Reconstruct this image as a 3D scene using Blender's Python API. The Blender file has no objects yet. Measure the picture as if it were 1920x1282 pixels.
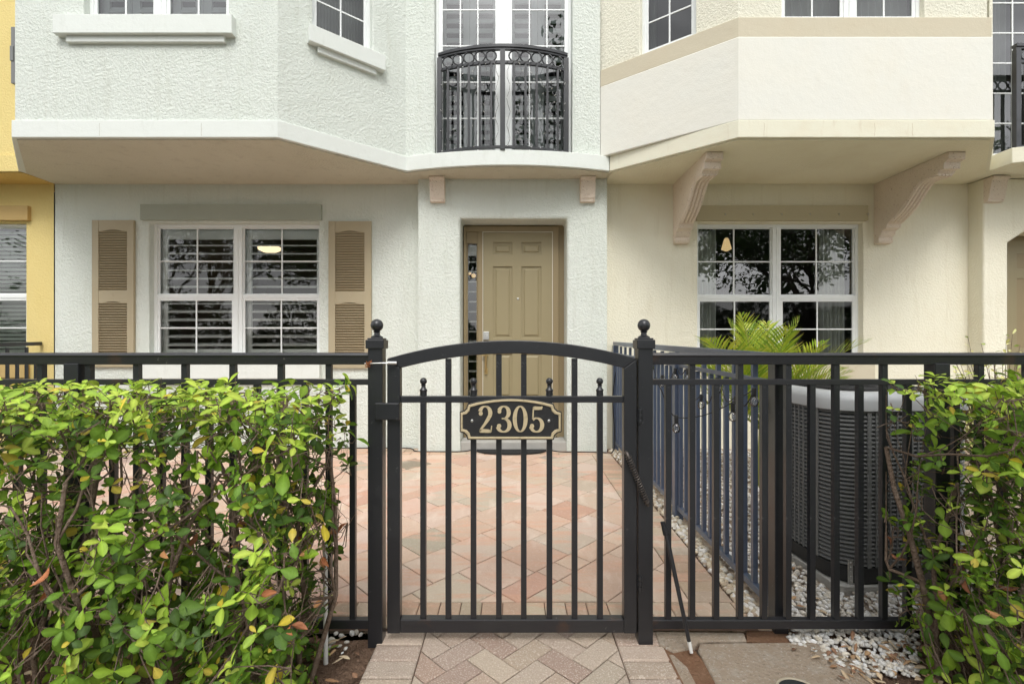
import bpy, bmesh, math, random
from mathutils import Vector, Matrix, noise
R = math.radians
rnd = random.Random(7)
scene = bpy.context.scene
COL = scene.collection
CAMZ = 1.30; F = 900.0; CX = 960.0; CY = 645.0
def PX(px, Y): return (px - CX) / F * Y              # world X of a photo column at distance Y
def PZ(py, Y): return CAMZ + (CY - py) / F * Y       # world Z of a photo row at distance Y
def g(Y):                                            # the courtyard rises slightly towards the house
    return 0.06 * min(1.0, max(0.0, (Y - 2.3) / 3.2))
YW, YP, YM, YB = 5.75, 5.56, 5.36, 4.47              # ground wall, door bay, upper middle wall, bay front
ZS, ZT = 3.217, 3.386                                # soffit, top of band
ZTOP = 6.1
# ------------------------------------------------------------------ mesh builder
W = {}
class MB:
    def __init__(s, T=None): s.v = []; s.f = []; s.c = []; s.T = T; s.hc = False
    def add(s, vs, fs, col=None):
        b = len(s.v)
        for i, p in enumerate(vs):
            p = Vector(p)
            s.v.append(s.T @ p if s.T is not None else p)
            if col is None: s.c.append((1, 1, 1))
            else:
                s.hc = True
                s.c.append(col[i] if isinstance(col, list) else col)
        for f in fs: s.f.append(tuple(b + i for i in f))
    def box(s, x0, x1, y0, y1, z0, z1, col=None):
        s.add([(x0,y0,z0),(x1,y0,z0),(x1,y1,z0),(x0,y1,z0),(x0,y0,z1),(x1,y0,z1),(x1,y1,z1),(x0,y1,z1)],
              [(0,3,2,1),(4,5,6,7),(0,1,5,4),(1,2,6,5),(2,3,7,6),(3,0,4,7)], col)
    def obox(s, c, sx, sy, sz, rot=None, col=None):
        Rm = rot if rot is not None else Matrix.Identity(3)
        vs = []
        for z in (-1, 1):
            for x, y in ((-1,-1),(1,-1),(1,1),(-1,1)):
                vs.append(Vector(c) + Rm @ Vector((x*sx/2, y*sy/2, z*sz/2)))
        s.add(vs, [(0,3,2,1),(4,5,6,7),(0,1,5,4),(1,2,6,5),(2,3,7,6),(3,0,4,7)], col)
    def prism(s, poly, a, b, axis='z', col=None):
        n = len(poly)
        def m(p, t):
            if axis == 'z': return (p[0], p[1], t)
            if axis == 'x': return (t, p[0], p[1])
            return (p[0], t, p[1])
        vs = [m(p, a) for p in poly] + [m(p, b) for p in poly]
        fs = [tuple(range(n))[::-1], tuple(range(n, 2*n))]
        for i in range(n):
            j = (i + 1) % n; fs.append((i, j, n + j, n + i))
        s.add(vs, fs, col)
    def tube(s, pts, r, n=6, caps=True, col=None):
        pts = [Vector(p) for p in pts]; m = len(pts)
        rr = r if isinstance(r, (list, tuple)) else [r] * m
        vs = []; u = None
        for i, p in enumerate(pts):
            d = (pts[min(i+1, m-1)] - pts[max(i-1, 0)])
            if d.length < 1e-9: d = Vector((0,0,1))
            d.normalize()
            if u is None: u = d.orthogonal().normalized()
            u = (u - d * u.dot(d))
            u = u.normalized() if u.length > 1e-6 else d.orthogonal().normalized()
            w = d.cross(u)
            for k in range(n):
                a = 2*math.pi*k/n
                vs.append(p + (u*math.cos(a) + w*math.sin(a)) * rr[i])
        fs = []
        for i in range(m-1):
            for k in range(n):
                k2 = (k+1) % n
                fs.append((i*n+k, i*n+k2, (i+1)*n+k2, (i+1)*n+k))
        if caps: fs.append(tuple(range(n))[::-1]); fs.append(tuple(range((m-1)*n, m*n)))
        s.add(vs, fs, col)
    def lathe(s, prof, c, n=16, col=None):           # prof: (radius, z) from bottom to top
        vs = []; fs = []
        for r, z in prof:
            for k in range(n):
                a = 2*math.pi*k/n; vs.append((c[0]+r*math.cos(a), c[1]+r*math.sin(a), c[2]+z))
        for i in range(len(prof)-1):
            for k in range(n):
                k2 = (k+1) % n; fs.append((i*n+k, i*n+k2, (i+1)*n+k2, (i+1)*n+k))
        fs.append(tuple(range(n))[::-1]); fs.append(tuple(range((len(prof)-1)*n, len(prof)*n)))
        s.add(vs, fs, col)
    def loft(s, rings, caps=True, col=None):
        n = len(rings[0]); vs = [p for r in rings for p in r]; fs = []
        for i in range(len(rings)-1):
            for k in range(n):
                k2 = (k+1) % n; fs.append((i*n+k, i*n+k2, (i+1)*n+k2, (i+1)*n+k))
        if caps: fs.append(tuple(range(n))[::-1]); fs.append(tuple(range((len(rings)-1)*n, len(rings)*n)))
        s.add(vs, fs, col)
    def sphere(s, c, r, n=12, m=8, col=None, sc=(1,1,1)):
        c = Vector(c)
        vs = [c + Vector((0,0,-r*sc[2]))]; 
        for i in range(1, m):
            t = math.pi*i/m - math.pi/2
            for k in range(n):
                a = 2*math.pi*k/n
                vs.append(c + Vector((r*sc[0]*math.cos(t)*math.cos(a), r*sc[1]*math.cos(t)*math.sin(a), r*sc[2]*math.sin(t))))
        vs.append(c + Vector((0,0,r*sc[2])))
        fs = [(0, 1+(k+1)%n, 1+k) for k in range(n)]
        for i in range(m-2):
            for k in range(n):
                k2 = (k+1)%n; fs.append((1+i*n+k, 1+i*n+k2, 1+(i+1)*n+k2, 1+(i+1)*n+k))
        t = len(vs)-1
        fs += [(1+(m-2)*n+k, 1+(m-2)*n+(k+1)%n, t) for k in range(n)]
        s.add(vs, fs, col)
    def build(s, name, mat, parent=None, smooth=None, bevel=0, merge=False, recalc=True, seg=2, world0=False):
        me = bpy.data.meshes.new(name)
        xs = [p.x for p in s.v]; ys = [p.y for p in s.v]; zs = [p.z for p in s.v]
        o0 = Vector(((min(xs)+max(xs))/2, (min(ys)+max(ys))/2, min(zs)))
        if world0: o0 = Vector((0,0,0))
        me.from_pydata([tuple(p - o0) for p in s.v], [], s.f)
        if s.hc:
            at = me.color_attributes.new('col', 'FLOAT_COLOR', 'POINT')
            flat = []
            for c in s.c: flat += [c[0], c[1], c[2], 1.0]
            at.data.foreach_set('color', flat)
        if merge or recalc:
            bm = bmesh.new(); bm.from_mesh(me)
            if merge: bmesh.ops.remove_doubles(bm, verts=bm.verts, dist=1e-5)
            if recalc: bmesh.ops.recalc_face_normals(bm, faces=bm.faces)
            bm.to_mesh(me); bm.free()
        me.materials.append(mat)
        if smooth is not None:
            me.polygons.foreach_set('use_smooth', [True]*len(me.polygons))
            if smooth < 180: me.set_sharp_from_angle(angle=R(smooth))
        o = bpy.data.objects.new(name, me); COL.objects.link(o)
        if bevel:
            b = o.modifiers.new('bevel', 'BEVEL'); b.width = bevel; b.segments = seg; b.limit_method = 'ANGLE'; b.angle_limit = R(40)
        W[o.name] = o0
        if parent is not None:
            o.parent = parent; o.location = o0 - W[parent.name]
        else: o.location = o0
        return o
def tag(o, label=None, cat=None, group=None, kind=None):
    if label: o['label'] = label
    if cat: o['category'] = cat
    if group: o['group'] = group
    if kind: o['kind'] = kind
    return o
def thing(name, loc, label, cat, group=None):
    o = bpy.data.objects.new(name, None); COL.objects.link(o); o.location = loc; o.empty_display_size = .1
    W[o.name] = Vector(loc); return tag(o, label, cat, group)
def copy_part(src, d, parent):                       # a copy moved by d in world space, with its sub-parts
    c = src.copy(); COL.objects.link(c); W[c.name] = W[src.name] + Vector(d)
    c.parent = parent; c.location = W[c.name] - (W[parent.name] if parent else Vector())
    for ch in list(src.children):
        k = ch.copy(); COL.objects.link(k); k.parent = c; W[k.name] = W[ch.name] + Vector(d)
    return c
def frameT(A, B, z=0):
    d = Vector((B[0]-A[0], B[1]-A[1], 0)).normalized(); n = Vector((-d.y, d.x, 0))
    M_ = Matrix(((d.x, n.x, 0, A[0]), (d.y, n.y, 0, A[1]), (0, 0, 1, z), (0, 0, 0, 1)))
    return M_, (Vector(B) - Vector(A)).length
def raycol(px, A, B):                                # distance along A->B where a photo column meets that wall
    k = (px - CX) / F; dx, dy = B[0]-A[0], B[1]-A[1]
    t = (k*A[1] - A[0]) / (dx - k*dy)
    return t * math.hypot(dx, dy), A[1] + t*dy
# ------------------------------------------------------------------ materials
def s2l(r, g_, b): 
    f = lambda c: ((c/255+0.055)/1.055)**2.4 if c/255 > 0.04045 else c/255/12.92
    return (f(r), f(g_), f(b))
def mat(name, col, rough=.6, metal=0, var=None, bumps=(), spec=.5, attr=False, dirt=None, coat=0, transl=0, emit=None, co='Object'):
    m = bpy.data.materials.new(name); m.use_nodes = True; nt = m.node_tree; N = nt.nodes; L = nt.links
    bs = N['Principled BSDF']; bs.inputs['Roughness'].default_value = rough; bs.inputs['Metallic'].default_value = metal
    bs.inputs['Specular IOR Level'].default_value = spec; bs.inputs['Coat Weight'].default_value = coat
    tc = N.new('ShaderNodeTexCoord')
    if attr:
        a = N.new('ShaderNodeAttribute'); a.attribute_name = 'col'; out = a.outputs['Color']
    else:
        c = N.new('ShaderNodeRGB'); c.outputs[0].default_value = (*col, 1); out = c.outputs[0]
    def mixc(fac_out, a_out, colr, mode='MIX'):
        x = N.new('ShaderNodeMix'); x.data_type = 'RGBA'; x.blend_type = mode
        L.new(fac_out, x.inputs[0]); L.new(a_out, x.inputs[6]); x.inputs[7].default_value = (*colr, 1)
        return x.outputs[2]
    def noi(scale, detail=4, ro=.6, dist=0, sc3=None):
        n = N.new('ShaderNodeTexNoise'); n.inputs['Scale'].default_value = scale; n.inputs['Detail'].default_value = detail
        n.inputs['Roughness'].default_value = ro; n.inputs['Distortion'].default_value = dist
        src = tc.outputs[co]
        if sc3:
            mp = N.new('ShaderNodeMapping'); mp.inputs['Scale'].default_value = sc3; L.new(src, mp.inputs[0]); src = mp.outputs[0]
        L.new(src, n.inputs['Vector']); return n.outputs['Fac']
    def ramp(o_, a, b, lo=0, hi=1):
        r = N.new('ShaderNodeMapRange'); r.inputs['From Min'].default_value = a; r.inputs['From Max'].default_value = b
        r.inputs['To Min'].default_value = lo; r.inputs['To Max'].default_value = hi
        L.new(o_, r.inputs['Value']); return r.outputs[0]
    for v in (var or []):                            # (scale, lo, hi, amount, colour, [axis scale])
        out = mixc(ramp(noi(v[0], sc3=(v[5] if len(v) > 5 else None)), v[1], v[2], 0, v[3]), out, v[4])
    L.new(out, bs.inputs['Base Color'])
    prev = None
    for b in bumps:                                  # (kind, scale, lo, hi, dist)
        if b[0] == 'n': h = ramp(noi(b[1], 4, .55, 0), b[2], b[3])
        elif b[0] == 'v':
            vo = N.new('ShaderNodeTexVoronoi'); vo.inputs['Scale'].default_value = b[1]; L.new(tc.outputs[co], vo.inputs['Vector'])
            h = ramp(vo.outputs['Distance'], b[2], b[3])
        elif b[0] == 'w':
            h = ramp(noi(b[1], 4, .6, .4, sc3=(1, 1, 12)), b[2], b[3])
        bp = N.new('ShaderNodeBump'); bp.inputs['Strength'].default_value = 1; bp.inputs['Distance'].default_value = b[4]
        L.new(h, bp.inputs['Height'])
        if prev: L.new(prev, bp.inputs['Normal'])
        prev = bp.outputs[0]
    if prev: L.new(prev, bs.inputs['Normal'])
    if emit:
        bs.inputs['Emission Color'].default_value = (*emit[0], 1); bs.inputs['Emission Strength'].default_value = emit[1]
    if transl:
        t = N.new('ShaderNodeBsdfTranslucent'); L.new(out, t.inputs['Color'])
        mx = N.new('ShaderNodeMixShader'); mx.inputs[0].default_value = transl
        L.new(bs.outputs[0], mx.inputs[1]); L.new(t.outputs[0], mx.inputs[2]); L.new(mx.outputs[0], N['Material Output'].inputs[0])
    return m
def glass_mat(name, base=.1, tint=(.9,.95,.93), rough=0.0, k=1.0):
    m = bpy.data.materials.new(name); m.use_nodes = True; nt = m.node_tree; N = nt.nodes; L = nt.links
    N.remove(N['Principled BSDF'])
    tr = N.new('ShaderNodeBsdfTransparent'); tr.inputs[0].default_value = (*tint, 1)
    gl = N.new('ShaderNodeBsdfGlossy'); gl.inputs['Roughness'].default_value = rough
    fr = N.new('ShaderNodeFresnel'); fr.inputs[0].default_value = 1.5
    ma = N.new('ShaderNodeMath'); ma.operation = 'MULTIPLY_ADD'; ma.inputs[1].default_value = k; ma.inputs[2].default_value = base; ma.use_clamp = True
    L.new(fr.outputs[0], ma.inputs[0])
    tc = N.new('ShaderNodeTexCoord'); n = N.new('ShaderNodeTexNoise'); n.inputs['Scale'].default_value = 1.6; n.inputs['Detail'].default_value = 1
    L.new(tc.outputs['Object'], n.inputs['Vector'])
    bp = N.new('ShaderNodeBump'); bp.inputs['Distance'].default_value = .004; L.new(n.outputs['Fac'], bp.inputs['Height']); L.new(bp.outputs[0], gl.inputs['Normal'])
    mx = N.new('ShaderNodeMixShader'); L.new(ma.outputs[0], mx.inputs[0]); L.new(tr.outputs[0], mx.inputs[1]); L.new(gl.outputs[0], mx.inputs[2])
    L.new(mx.outputs[0], N['Material Output'].inputs[0]); return m
STU = [('n', 42, .42, .64, .0036), ('n', 95, .38, .68, .0022), ('n', 240, .3, .7, .0008)]
STUF = [('n', 48, .40, .64, .0020), ('n', 130, .3, .7, .0010)]
SMO = [('n', 90, .3, .7, .0006), ('n', 12, .3, .7, .0015)]
GRN = (.71, .748, .69)
m_green = mat('pale green stucco', GRN, .85, var=[(5, .54, .76, .42, (.56, .58, .50), (2.5, 2.5, .25)), (3.5, .45, .75, .25, (.64, .69, .61)), (.9, .5, .8, .25, (.61, .665, .575)), (30, .62, .75, .12, (.5, .53, .46))], bumps=STU, spec=.25)
m_green_s = mat('pale green smooth trim', (.72, .75, .71), .7, var=[(2.5, .45, .75, .3, (.68, .70, .65)), (14, .58, .8, .3, (.50, .52, .45), (1, 1, .3))], bumps=SMO, spec=.3)
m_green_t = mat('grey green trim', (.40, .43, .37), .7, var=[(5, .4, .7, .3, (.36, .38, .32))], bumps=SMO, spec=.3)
m_soffit = mat('tan soffit stucco', (.64, .60, .49), .9, var=[(1.1, .40, .65, .5, (.56, .52, .41)), (9, .55, .75, .3, (.35, .31, .24))], bumps=STUF, spec=.2)
m_cream = mat('cream stucco', (.82, .785, .645), .85, var=[(5, .54, .76, .42, (.64, .58, .43), (2.5, 2.5, .25)), (2.6, .45, .75, .25, (.75, .67, .50)), (.8, .5, .8, .25, (.72, .65, .49))], bumps=STUF, spec=.25)
m_cream_u = mat('cream upper stucco', (.81, .79, .66), .85, var=[(2.6, .45, .75, .25, (.74, .67, .53))], bumps=STU, spec=.25)
m_cream_s = mat('cream smooth render', (.765, .755, .685), .75, var=[(1.6, .42, .72, .3, (.80, .75, .63)), (7, .58, .75, .25, (.72, .67, .56), (.6, 1, .25))], bumps=SMO, spec=.3)
m_cream_b = mat('cream band', (.765, .74, .60), .75, var=[(4, .45, .75, .45, (.70, .62, .46)), (18, .6, .75, .4, (.55, .45, .3), (1, 1, .15))], bumps=SMO, spec=.3)
m_cream_l = mat('beige ledge', (.60, .54, .41), .75, var=[(4, .45, .7, .4, (.60, .52, .38)), (16, .6, .8, .3, (.5, .42, .3))], bumps=SMO, spec=.3)
m_cream_so = mat('cream soffit', (.80, .76, .60), .9, var=[(1.5, .45, .75, .4, (.64, .56, .39))], bumps=STUF, spec=.2)
m_yel = mat('yellow stucco', (.72, .58, .245), .85, var=[(3, .45, .75, .25, (.66, .50, .17))], bumps=STUF, spec=.25)
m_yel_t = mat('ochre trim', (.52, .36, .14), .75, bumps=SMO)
m_yel_so = mat('ochre soffit', (.70, .48, .15), .9, bumps=STUF)
m_stone = mat('pink cast stone', (.78, .68, .575), .9, var=[(6, .4, .7, .35, (.72, .60, .49)), (70, .62, .68, .8, (.30, .18, .12)), (25, .64, .70, .5, (.38, .24, .17))], bumps=[('n', 60, .35, .65, .003), ('n', 180, .3, .7, .001)], spec=.2)
m_white = mat('white window vinyl', (.80, .82, .81), .4, var=[(8, .5, .8, .15, (.68, .69, .66))])
m_louv = mat('white interior shutter', (.86, .86, .82), .5)
m_tan = mat('tan shutter', (.41, .35, .235), .55, var=[(2.5, .4, .7, .35, (.40, .31, .18))], bumps=[('n', 120, .3, .7, .0003)])
m_door = mat('olive tan door paint', (.285, .24, .135), .5, var=[(2, .4, .7, .2, (.26, .215, .12))], bumps=[('n', 90, .3, .7, .0003)])
m_doorf = mat('brown door frame', (.27, .21, .115), .55)
m_brass = mat('brass', (.55, .42, .20), .35, metal=.9)
m_steel = mat('brushed steel', (.55, .55, .53), .35, metal=.9)
m_black = mat('black painted aluminium', (.017, .018, .021), .36, var=[(35, .66, .74, .6, (.10, .10, .10)), (5, .5, .8, .4, (.028, .028, .030))], bumps=[('n', 300, .3, .7, .0002)], coat=.25)
m_blackr = mat('black rail with rust hints', (.020, .020, .023), .40, var=[(60, .68, .74, .7, (.20, .19, .18)), (7, .62, .75, .5, (.10, .045, .02))], bumps=[('n', 300, .3, .7, .0002)], coat=.2)
m_black_sky = mat('black aluminium with sky sheen in colour', (.075, .098, .15), .34, var=[(6, .4, .7, .4, (.12, .15, .21))], coat=.3)  # bluish base colour carries the grazing sky reflection on the black fence
m_blkmat = mat('black rubber', (.012, .012, .013), .8, bumps=[('n', 200, .3, .7, .002)])
m_cable = mat('black cable', (.012, .012, .012), .55)
m_gold = mat('weathered gold paint', (.58, .48, .30), .5, metal=.15, var=[(40, .55, .7, .55, (.30, .24, .15))])
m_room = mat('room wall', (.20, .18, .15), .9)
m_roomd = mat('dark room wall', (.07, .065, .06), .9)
m_curt = mat('pale curtain', (.62, .62, .55), .9, bumps=[('n', 40, .3, .7, .001)])
m_blind = mat('white blind', (.62, .64, .58), .8)
m_glass = glass_mat('window glass', .085, (.88, .92, .90))
m_glassg = glass_mat('shutter window glass', .045, (.95, .97, .96))
m_glassd = glass_mat('screened window glass', .02, (.60, .63, .64), .03, .6)
m_glassu = glass_mat('upper window glass', .07, (.60, .64, .65))
m_bulb = glass_mat('clear bulb glass', .08, (.95, .95, .93))
m_lampw = mat('warm lamp', (.9, .7, .4), .5, emit=((1.0, .68, .32), .5))
m_lamps = mat('warm shade', (.8, .7, .5), .5, emit=((1.0, .78, .48), 1.1))
m_acg = mat('grey appliance paint', (.165, .168, .165), .45, bumps=[('n', 250, .3, .7, .0003)], metal=.1)
m_accap = mat('light grey appliance cap', (.42, .43, .43), .42)
m_acdark = mat('dark appliance core', (.018, .018, .018), .6)
m_conc = mat('old concrete', (.36, .29, .22), .95, var=[(3, .4, .7, .6, (.30, .22, .15)), (14, .5, .7, .4, (.46, .42, .36)), (120, .58, .66, .5, (.60, .57, .52)), (70, .60, .68, .6, (.19, .14, .10))], bumps=[('n', 60, .35, .7, .004), ('n', 220, .3, .7, .0015)], spec=.2)
m_concg = mat('grey concrete pad', (.42, .41, .38), .95, var=[(8, .4, .7, .4, (.33, .31, .28))], bumps=[('n', 90, .35, .7, .002)], spec=.2)
m_paver = mat('paver stones', (1, 1, 1), .85, attr=True, var=[(5, .50, .62, .62, (.62, .36, .25), (.5, 2.0, 1)), (3, .55, .7, .4, (.80, .70, .60), (1.6, .6, 1)), (1.3, .5, .7, .25, (.50, .38, .30)), (60, .55, .7, .18, (.85, .75, .66)), (90, .60, .70, .30, (.30, .20, .15))], bumps=[('n', 160, .3, .7, .0012), ('n', 30, .3, .7, .0015)], spec=.3, co='Object')
m_brick = mat('sandy concrete bricks', (1, 1, 1), .92, attr=True, var=[(150, .54, .62, .55, (.78, .70, .60)), (110, .60, .70, .5, (.26, .18, .14))], bumps=[('n', 170, .3, .7, .0028), ('n', 50, .3, .7, .002)], spec=.2)
m_sand = mat('dark joint sand', (.12, .07, .045), .95, bumps=[('n', 120, .3, .7, .004)])
m_soil = mat('brown soil', (.33, .215, .15), .98, var=[(6, .4, .65, .6, (.11, .065, .045)), (60, .55, .7, .5, (.27, .18, .12)), (150, .62, .68, .6, (.42, .34, .27))], bumps=[('n', 30, .3, .7, .015), ('n', 120, .3, .7, .006)], spec=.1)
m_rsoil = mat('orange sandy soil', (.25, .145, .09), .98, var=[(7, .4, .65, .5, (.22, .11, .06)), (90, .58, .7, .4, (.45, .30, .2))], bumps=[('n', 60, .3, .7, .006), ('n', 200, .3, .7, .003)], spec=.1)
m_stonew = mat('white pebbles', (1, 1, 1), .7, attr=True, bumps=[('n', 120, .3, .7, .002)], spec=.35)
m_grass = mat('lawn', (.07, .12, .03), .95, var=[(12, .4, .7, .6, (.05, .085, .02))], bumps=[('n', 90, .3, .7, .03)])
m_road = mat('asphalt', (.11, .11, .11), .9, bumps=[('n', 200, .3, .7, .004)])
m_leaf = mat('shrub leaves', (1, 1, 1), .46, attr=True, spec=.28, transl=.26, bumps=[('n', 70, .3, .7, .0012)])
m_dry = mat('dry leaves', (1, 1, 1), .75, attr=True, transl=.15, bumps=[('n', 90, .3, .7, .002)])
m_bark = mat('shrub bark', (.18, .13, .095), .95, var=[(40, .45, .65, .6, (.27, .21, .165)), (18, .5, .7, .5, (.07, .048, .035))], bumps=[('n', 70, .3, .7, .006)], spec=.15)
m_oak = mat('oak bark', (.075, .06, .045), .95, bumps=[('n', 14, .3, .7, .03)])
m_oakl = mat('oak leaves', (1, 1, 1), .5, attr=True, transl=.2)
m_palm = mat('palm leaflets', (1, 1, 1), .42, attr=True, transl=.35)
m_pipe = mat('white plastic', (.75, .75, .72), .5)
m_paint_n = mat('plaque black', (.016, .016, .017), .45, var=[(25, .55, .75, .5, (.05, .05, .05))], bumps=[('n', 260, .3, .7, .0006)])
m_rust = mat('rusted steel', (.30, .10, .035), .8, metal=.3, var=[(90, .45, .6, .6, (.45, .18, .07))])
m_spring = mat('dark oiled steel', (.10, .085, .075), .4, metal=.6)

# ------------------------------------------------------------------ walls and windows
def wall(name, T, w, z0, z1, holes, mt, parent, reveal=.09, bevel=.012):
    b = MB(T)
    xs = sorted({0, w} | {h[0] for h in holes} | {h[1] for h in holes})
    zs = sorted({z0, z1} | {h[2] for h in holes} | {h[3] for h in holes})
    for i in range(len(xs)-1):
        for j in range(len(zs)-1):
            cx, cz = (xs[i]+xs[i+1])/2, (zs[j]+zs[j+1])/2
            if any(h[0] < cx < h[1] and h[2] < cz < h[3] for h in holes): continue
            b.add([(xs[i],0,zs[j]),(xs[i+1],0,zs[j]),(xs[i+1],0,zs[j+1]),(xs[i],0,zs[j+1])], [(0,1,2,3)])
    for h in holes:
        r = h[4] if len(h) > 4 else reveal
        for (a, c) in (((h[0],h[2]),(h[0],h[3])),((h[0],h[3]),(h[1],h[3])),((h[1],h[3]),(h[1],h[2])),((h[1],h[2]),(h[0],h[2]))):
            # split reveal edges at grid lines so that they weld to the front
            pts = [a, c]
            if a[0] == c[0]: ks = [z for z in zs if min(a[1],c[1]) < z < max(a[1],c[1])]; mid = [(a[0], z) for z in (ks if c[1] > a[1] else ks[::-1])]
            else: ks = [x for x in xs if min(a[0],c[0]) < x < max(a[0],c[0])]; mid = [(x, a[1]) for x in (ks if c[0] > a[0] else ks[::-1])]
            pts = [a] + mid + [c]
            for p, q in zip(pts, pts[1:]):
                b.add([(p[0],0,p[1]),(q[0],0,q[1]),(q[0],r,q[1]),(p[0],r,p[1])], [(0,1,2,3)])
    return b.build(name, mt, parent, smooth=40, bevel=bevel, merge=True, recalc=True, seg=3)
def louvres(T, x0, x1, z0, z1, y, parent, pitch=.102, ang=8, stile=.075, rail=.13, mt=None, depth=.085, mids=()):
    b = MB(T)
    b.box(x0, x0+stile, y-.014, y+.014, z0, z1); b.box(x1-stile, x1, y-.014, y+.014, z0, z1)
    b.box(x0+stile, x1-stile, y-.013, y+.013, z0, z0+rail*.8); b.box(x0+stile, x1-stile, y-.013, y+.013, z1-rail, z1)
    n = max(1, int((z1-z0-rail*1.8)/pitch)); zz = z0 + rail*.8 + pitch*.55
    Rx = Matrix.Rotation(R(ang), 3, 'X')
    for i in range(n):
        c = ((x0+x1)/2, y, zz + i*pitch)
        if c[2] > z1-rail-.02: break
        b.obox(c, x1-x0-2*stile-.004, depth, .013, Rx)
    return b.build('louvre_shutter', mt or m_louv, parent, bevel=.002)
def curtain(T, x0, x1, z0, z1, y, parent, waves=6, amp=.035):
    b = MB(T); n = waves*10; vs = []; fs = []
    for i in range(n+1):
        t = i/n; x = x0 + (x1-x0)*t; yy = y + amp*math.sin(t*waves*2*math.pi) + .01*math.sin(t*17)
        vs += [(x, yy, z0), (x, yy*1.0+.003, z1), (x, yy+.006, z0), (x, yy+.009, z1)]
    for i in range(n):
        k = 4*i; fs += [(k, k+4, k+5, k+1), (k+2, k+3, k+7, k+6)]
    b.add(vs, fs); return b.build('curtain', m_curt, parent, smooth=180)
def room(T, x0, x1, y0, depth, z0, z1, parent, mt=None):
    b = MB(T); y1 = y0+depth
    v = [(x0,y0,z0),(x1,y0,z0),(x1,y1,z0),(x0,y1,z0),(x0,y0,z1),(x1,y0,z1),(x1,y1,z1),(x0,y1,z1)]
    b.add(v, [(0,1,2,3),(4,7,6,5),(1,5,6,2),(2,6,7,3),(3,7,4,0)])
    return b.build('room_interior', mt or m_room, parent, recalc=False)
def window(T, x0, x1, z0, z1, yi, parent, twin=True, nx=2, nz=2, hung=True, inner='louvre', gm=None, ang=8, gml=None, fw=.035, doors=False, room_d=2.2, rm=None, label=None, ext=.5, low=.8):
    b = MB(T)
    yf = yi + .06
    b.box(x0, x0+fw, yi, yf, z0, z1); b.box(x1-fw, x1, yi, yf, z0, z1)
    b.box(x0+fw, x1-fw, yi+.002, yf, z0, z0+fw); b.box(x0+fw, x1-fw, yi+.002, yf, z1-fw, z1)
    xm = (x0+x1)/2; secs = [(x0+fw, x1-fw)]
    if twin:
        mw = .05; b.box(xm-mw, xm+mw, yi-.004, yf, z0+fw, z1-fw); b.box(xm-.006, xm+.006, yi-.012, yi-.004, z0+fw, z1-fw)
        secs = [(x0+fw, xm-mw), (xm+mw, x1-fw)]
    zl, zh = z0+fw, z1-fw
    g1 = MB(T); g2 = MB(T)
    for (a, c) in secs:
        if hung:
            zm = zl + (zh-zl)*.47
            b.box(a, c, yi+.004, yf-.004, zm-.022, zm+.022)
            parts = [(zl, zm-.022, .030, yi+.008, g2), (zm+.022, zh, .014, yi+.026, g1)]
        else: parts = [(zl, zh, .045 if doors else .016, yi+.012, g1)]
        for (p, q, sw, yy, gg) in parts:
            b.box(a, a+sw, yy, yy+.028, p, q); b.box(c-sw, c, yy, yy+.028, p, q)
            b.box(a+sw, c-sw, yy+.002, yy+.026, p, p+sw); b.box(a+sw, c-sw, yy+.002, yy+.026, q-sw, q)
            A, C_, P, Q = a+sw, c-sw, p+sw, q-sw
            for k in range(1, nx): xx = A+(C_-A)*k/nx; b.box(xx-.008, xx+.008, yy+.006, yy+.018, P, Q)
            for k in range(1, nz): zz = P+(Q-P)*k/nz; b.box(A, C_, yy+.008, yy+.016, zz-.008, zz+.008)
            gg.add([(A, yy+.014, P), (C_, yy+.014, P), (C_, yy+.014, Q), (A, yy+.014, Q)], [(0,1,2,3)])
    o = b.build('window', m_white, parent, bevel=.002)
    if label: o['label'] = label
    g1.build('glass', gm or m_glass, o, recalc=False)
    if g2.v: g2.build('glass', gml or gm or m_glass, o, recalc=False)
    yin = yf + .045
    if inner == 'louvre':
        for (a, c) in secs: louvres(T, a-.01, c+.01, zl, zh, yin, o, ang=ang)
    elif inner == 'closed':
        for (a, c) in secs: 
            h = (a+c)/2; louvres(T, a, h-.002, zl, zh, yin, o, ang=62, pitch=.112); louvres(T, h+.002, c, zl, zh, yin, o, ang=62, pitch=.112)
    elif inner == 'curtain':
        curtain(T, x0, x0+.30*(x1-x0)/1.9, zl, zh, yin+.05, o); curtain(T, x1-.36*(x1-x0)/1.9, x1-.08, zl, zh, yin+.05, o)
    elif inner == 'sheer':
        curtain(T, x0, x1, zl, zh, yin+.05, o, waves=18, amp=.02)
    elif inner == 'blind':
        bb = MB(T); n = int((zh-zl)/.05)
        for i in range(n): bb.obox(((x0+x1)/2, yin, zl+.03+i*.05), x1-x0, .045, .004, Matrix.Rotation(R(58), 3, 'X'))
        bb.build('blind', m_blind, o)
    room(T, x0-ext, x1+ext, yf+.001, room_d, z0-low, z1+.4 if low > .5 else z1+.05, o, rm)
    return o
def sill(T, x0, x1, ztop, mt, parent, h1=.17, h2=.055, p1=.07, p2=.035, name='window_sill'):
    b = MB(T); b.box(x0, x1, -p1, .01, ztop-h1, ztop); b.box(x0+.09, x1-.09, -p2, .01, ztop-h1-h2, ztop-h1-.001)
    return b.build(name, mt, parent, bevel=.005)
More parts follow.
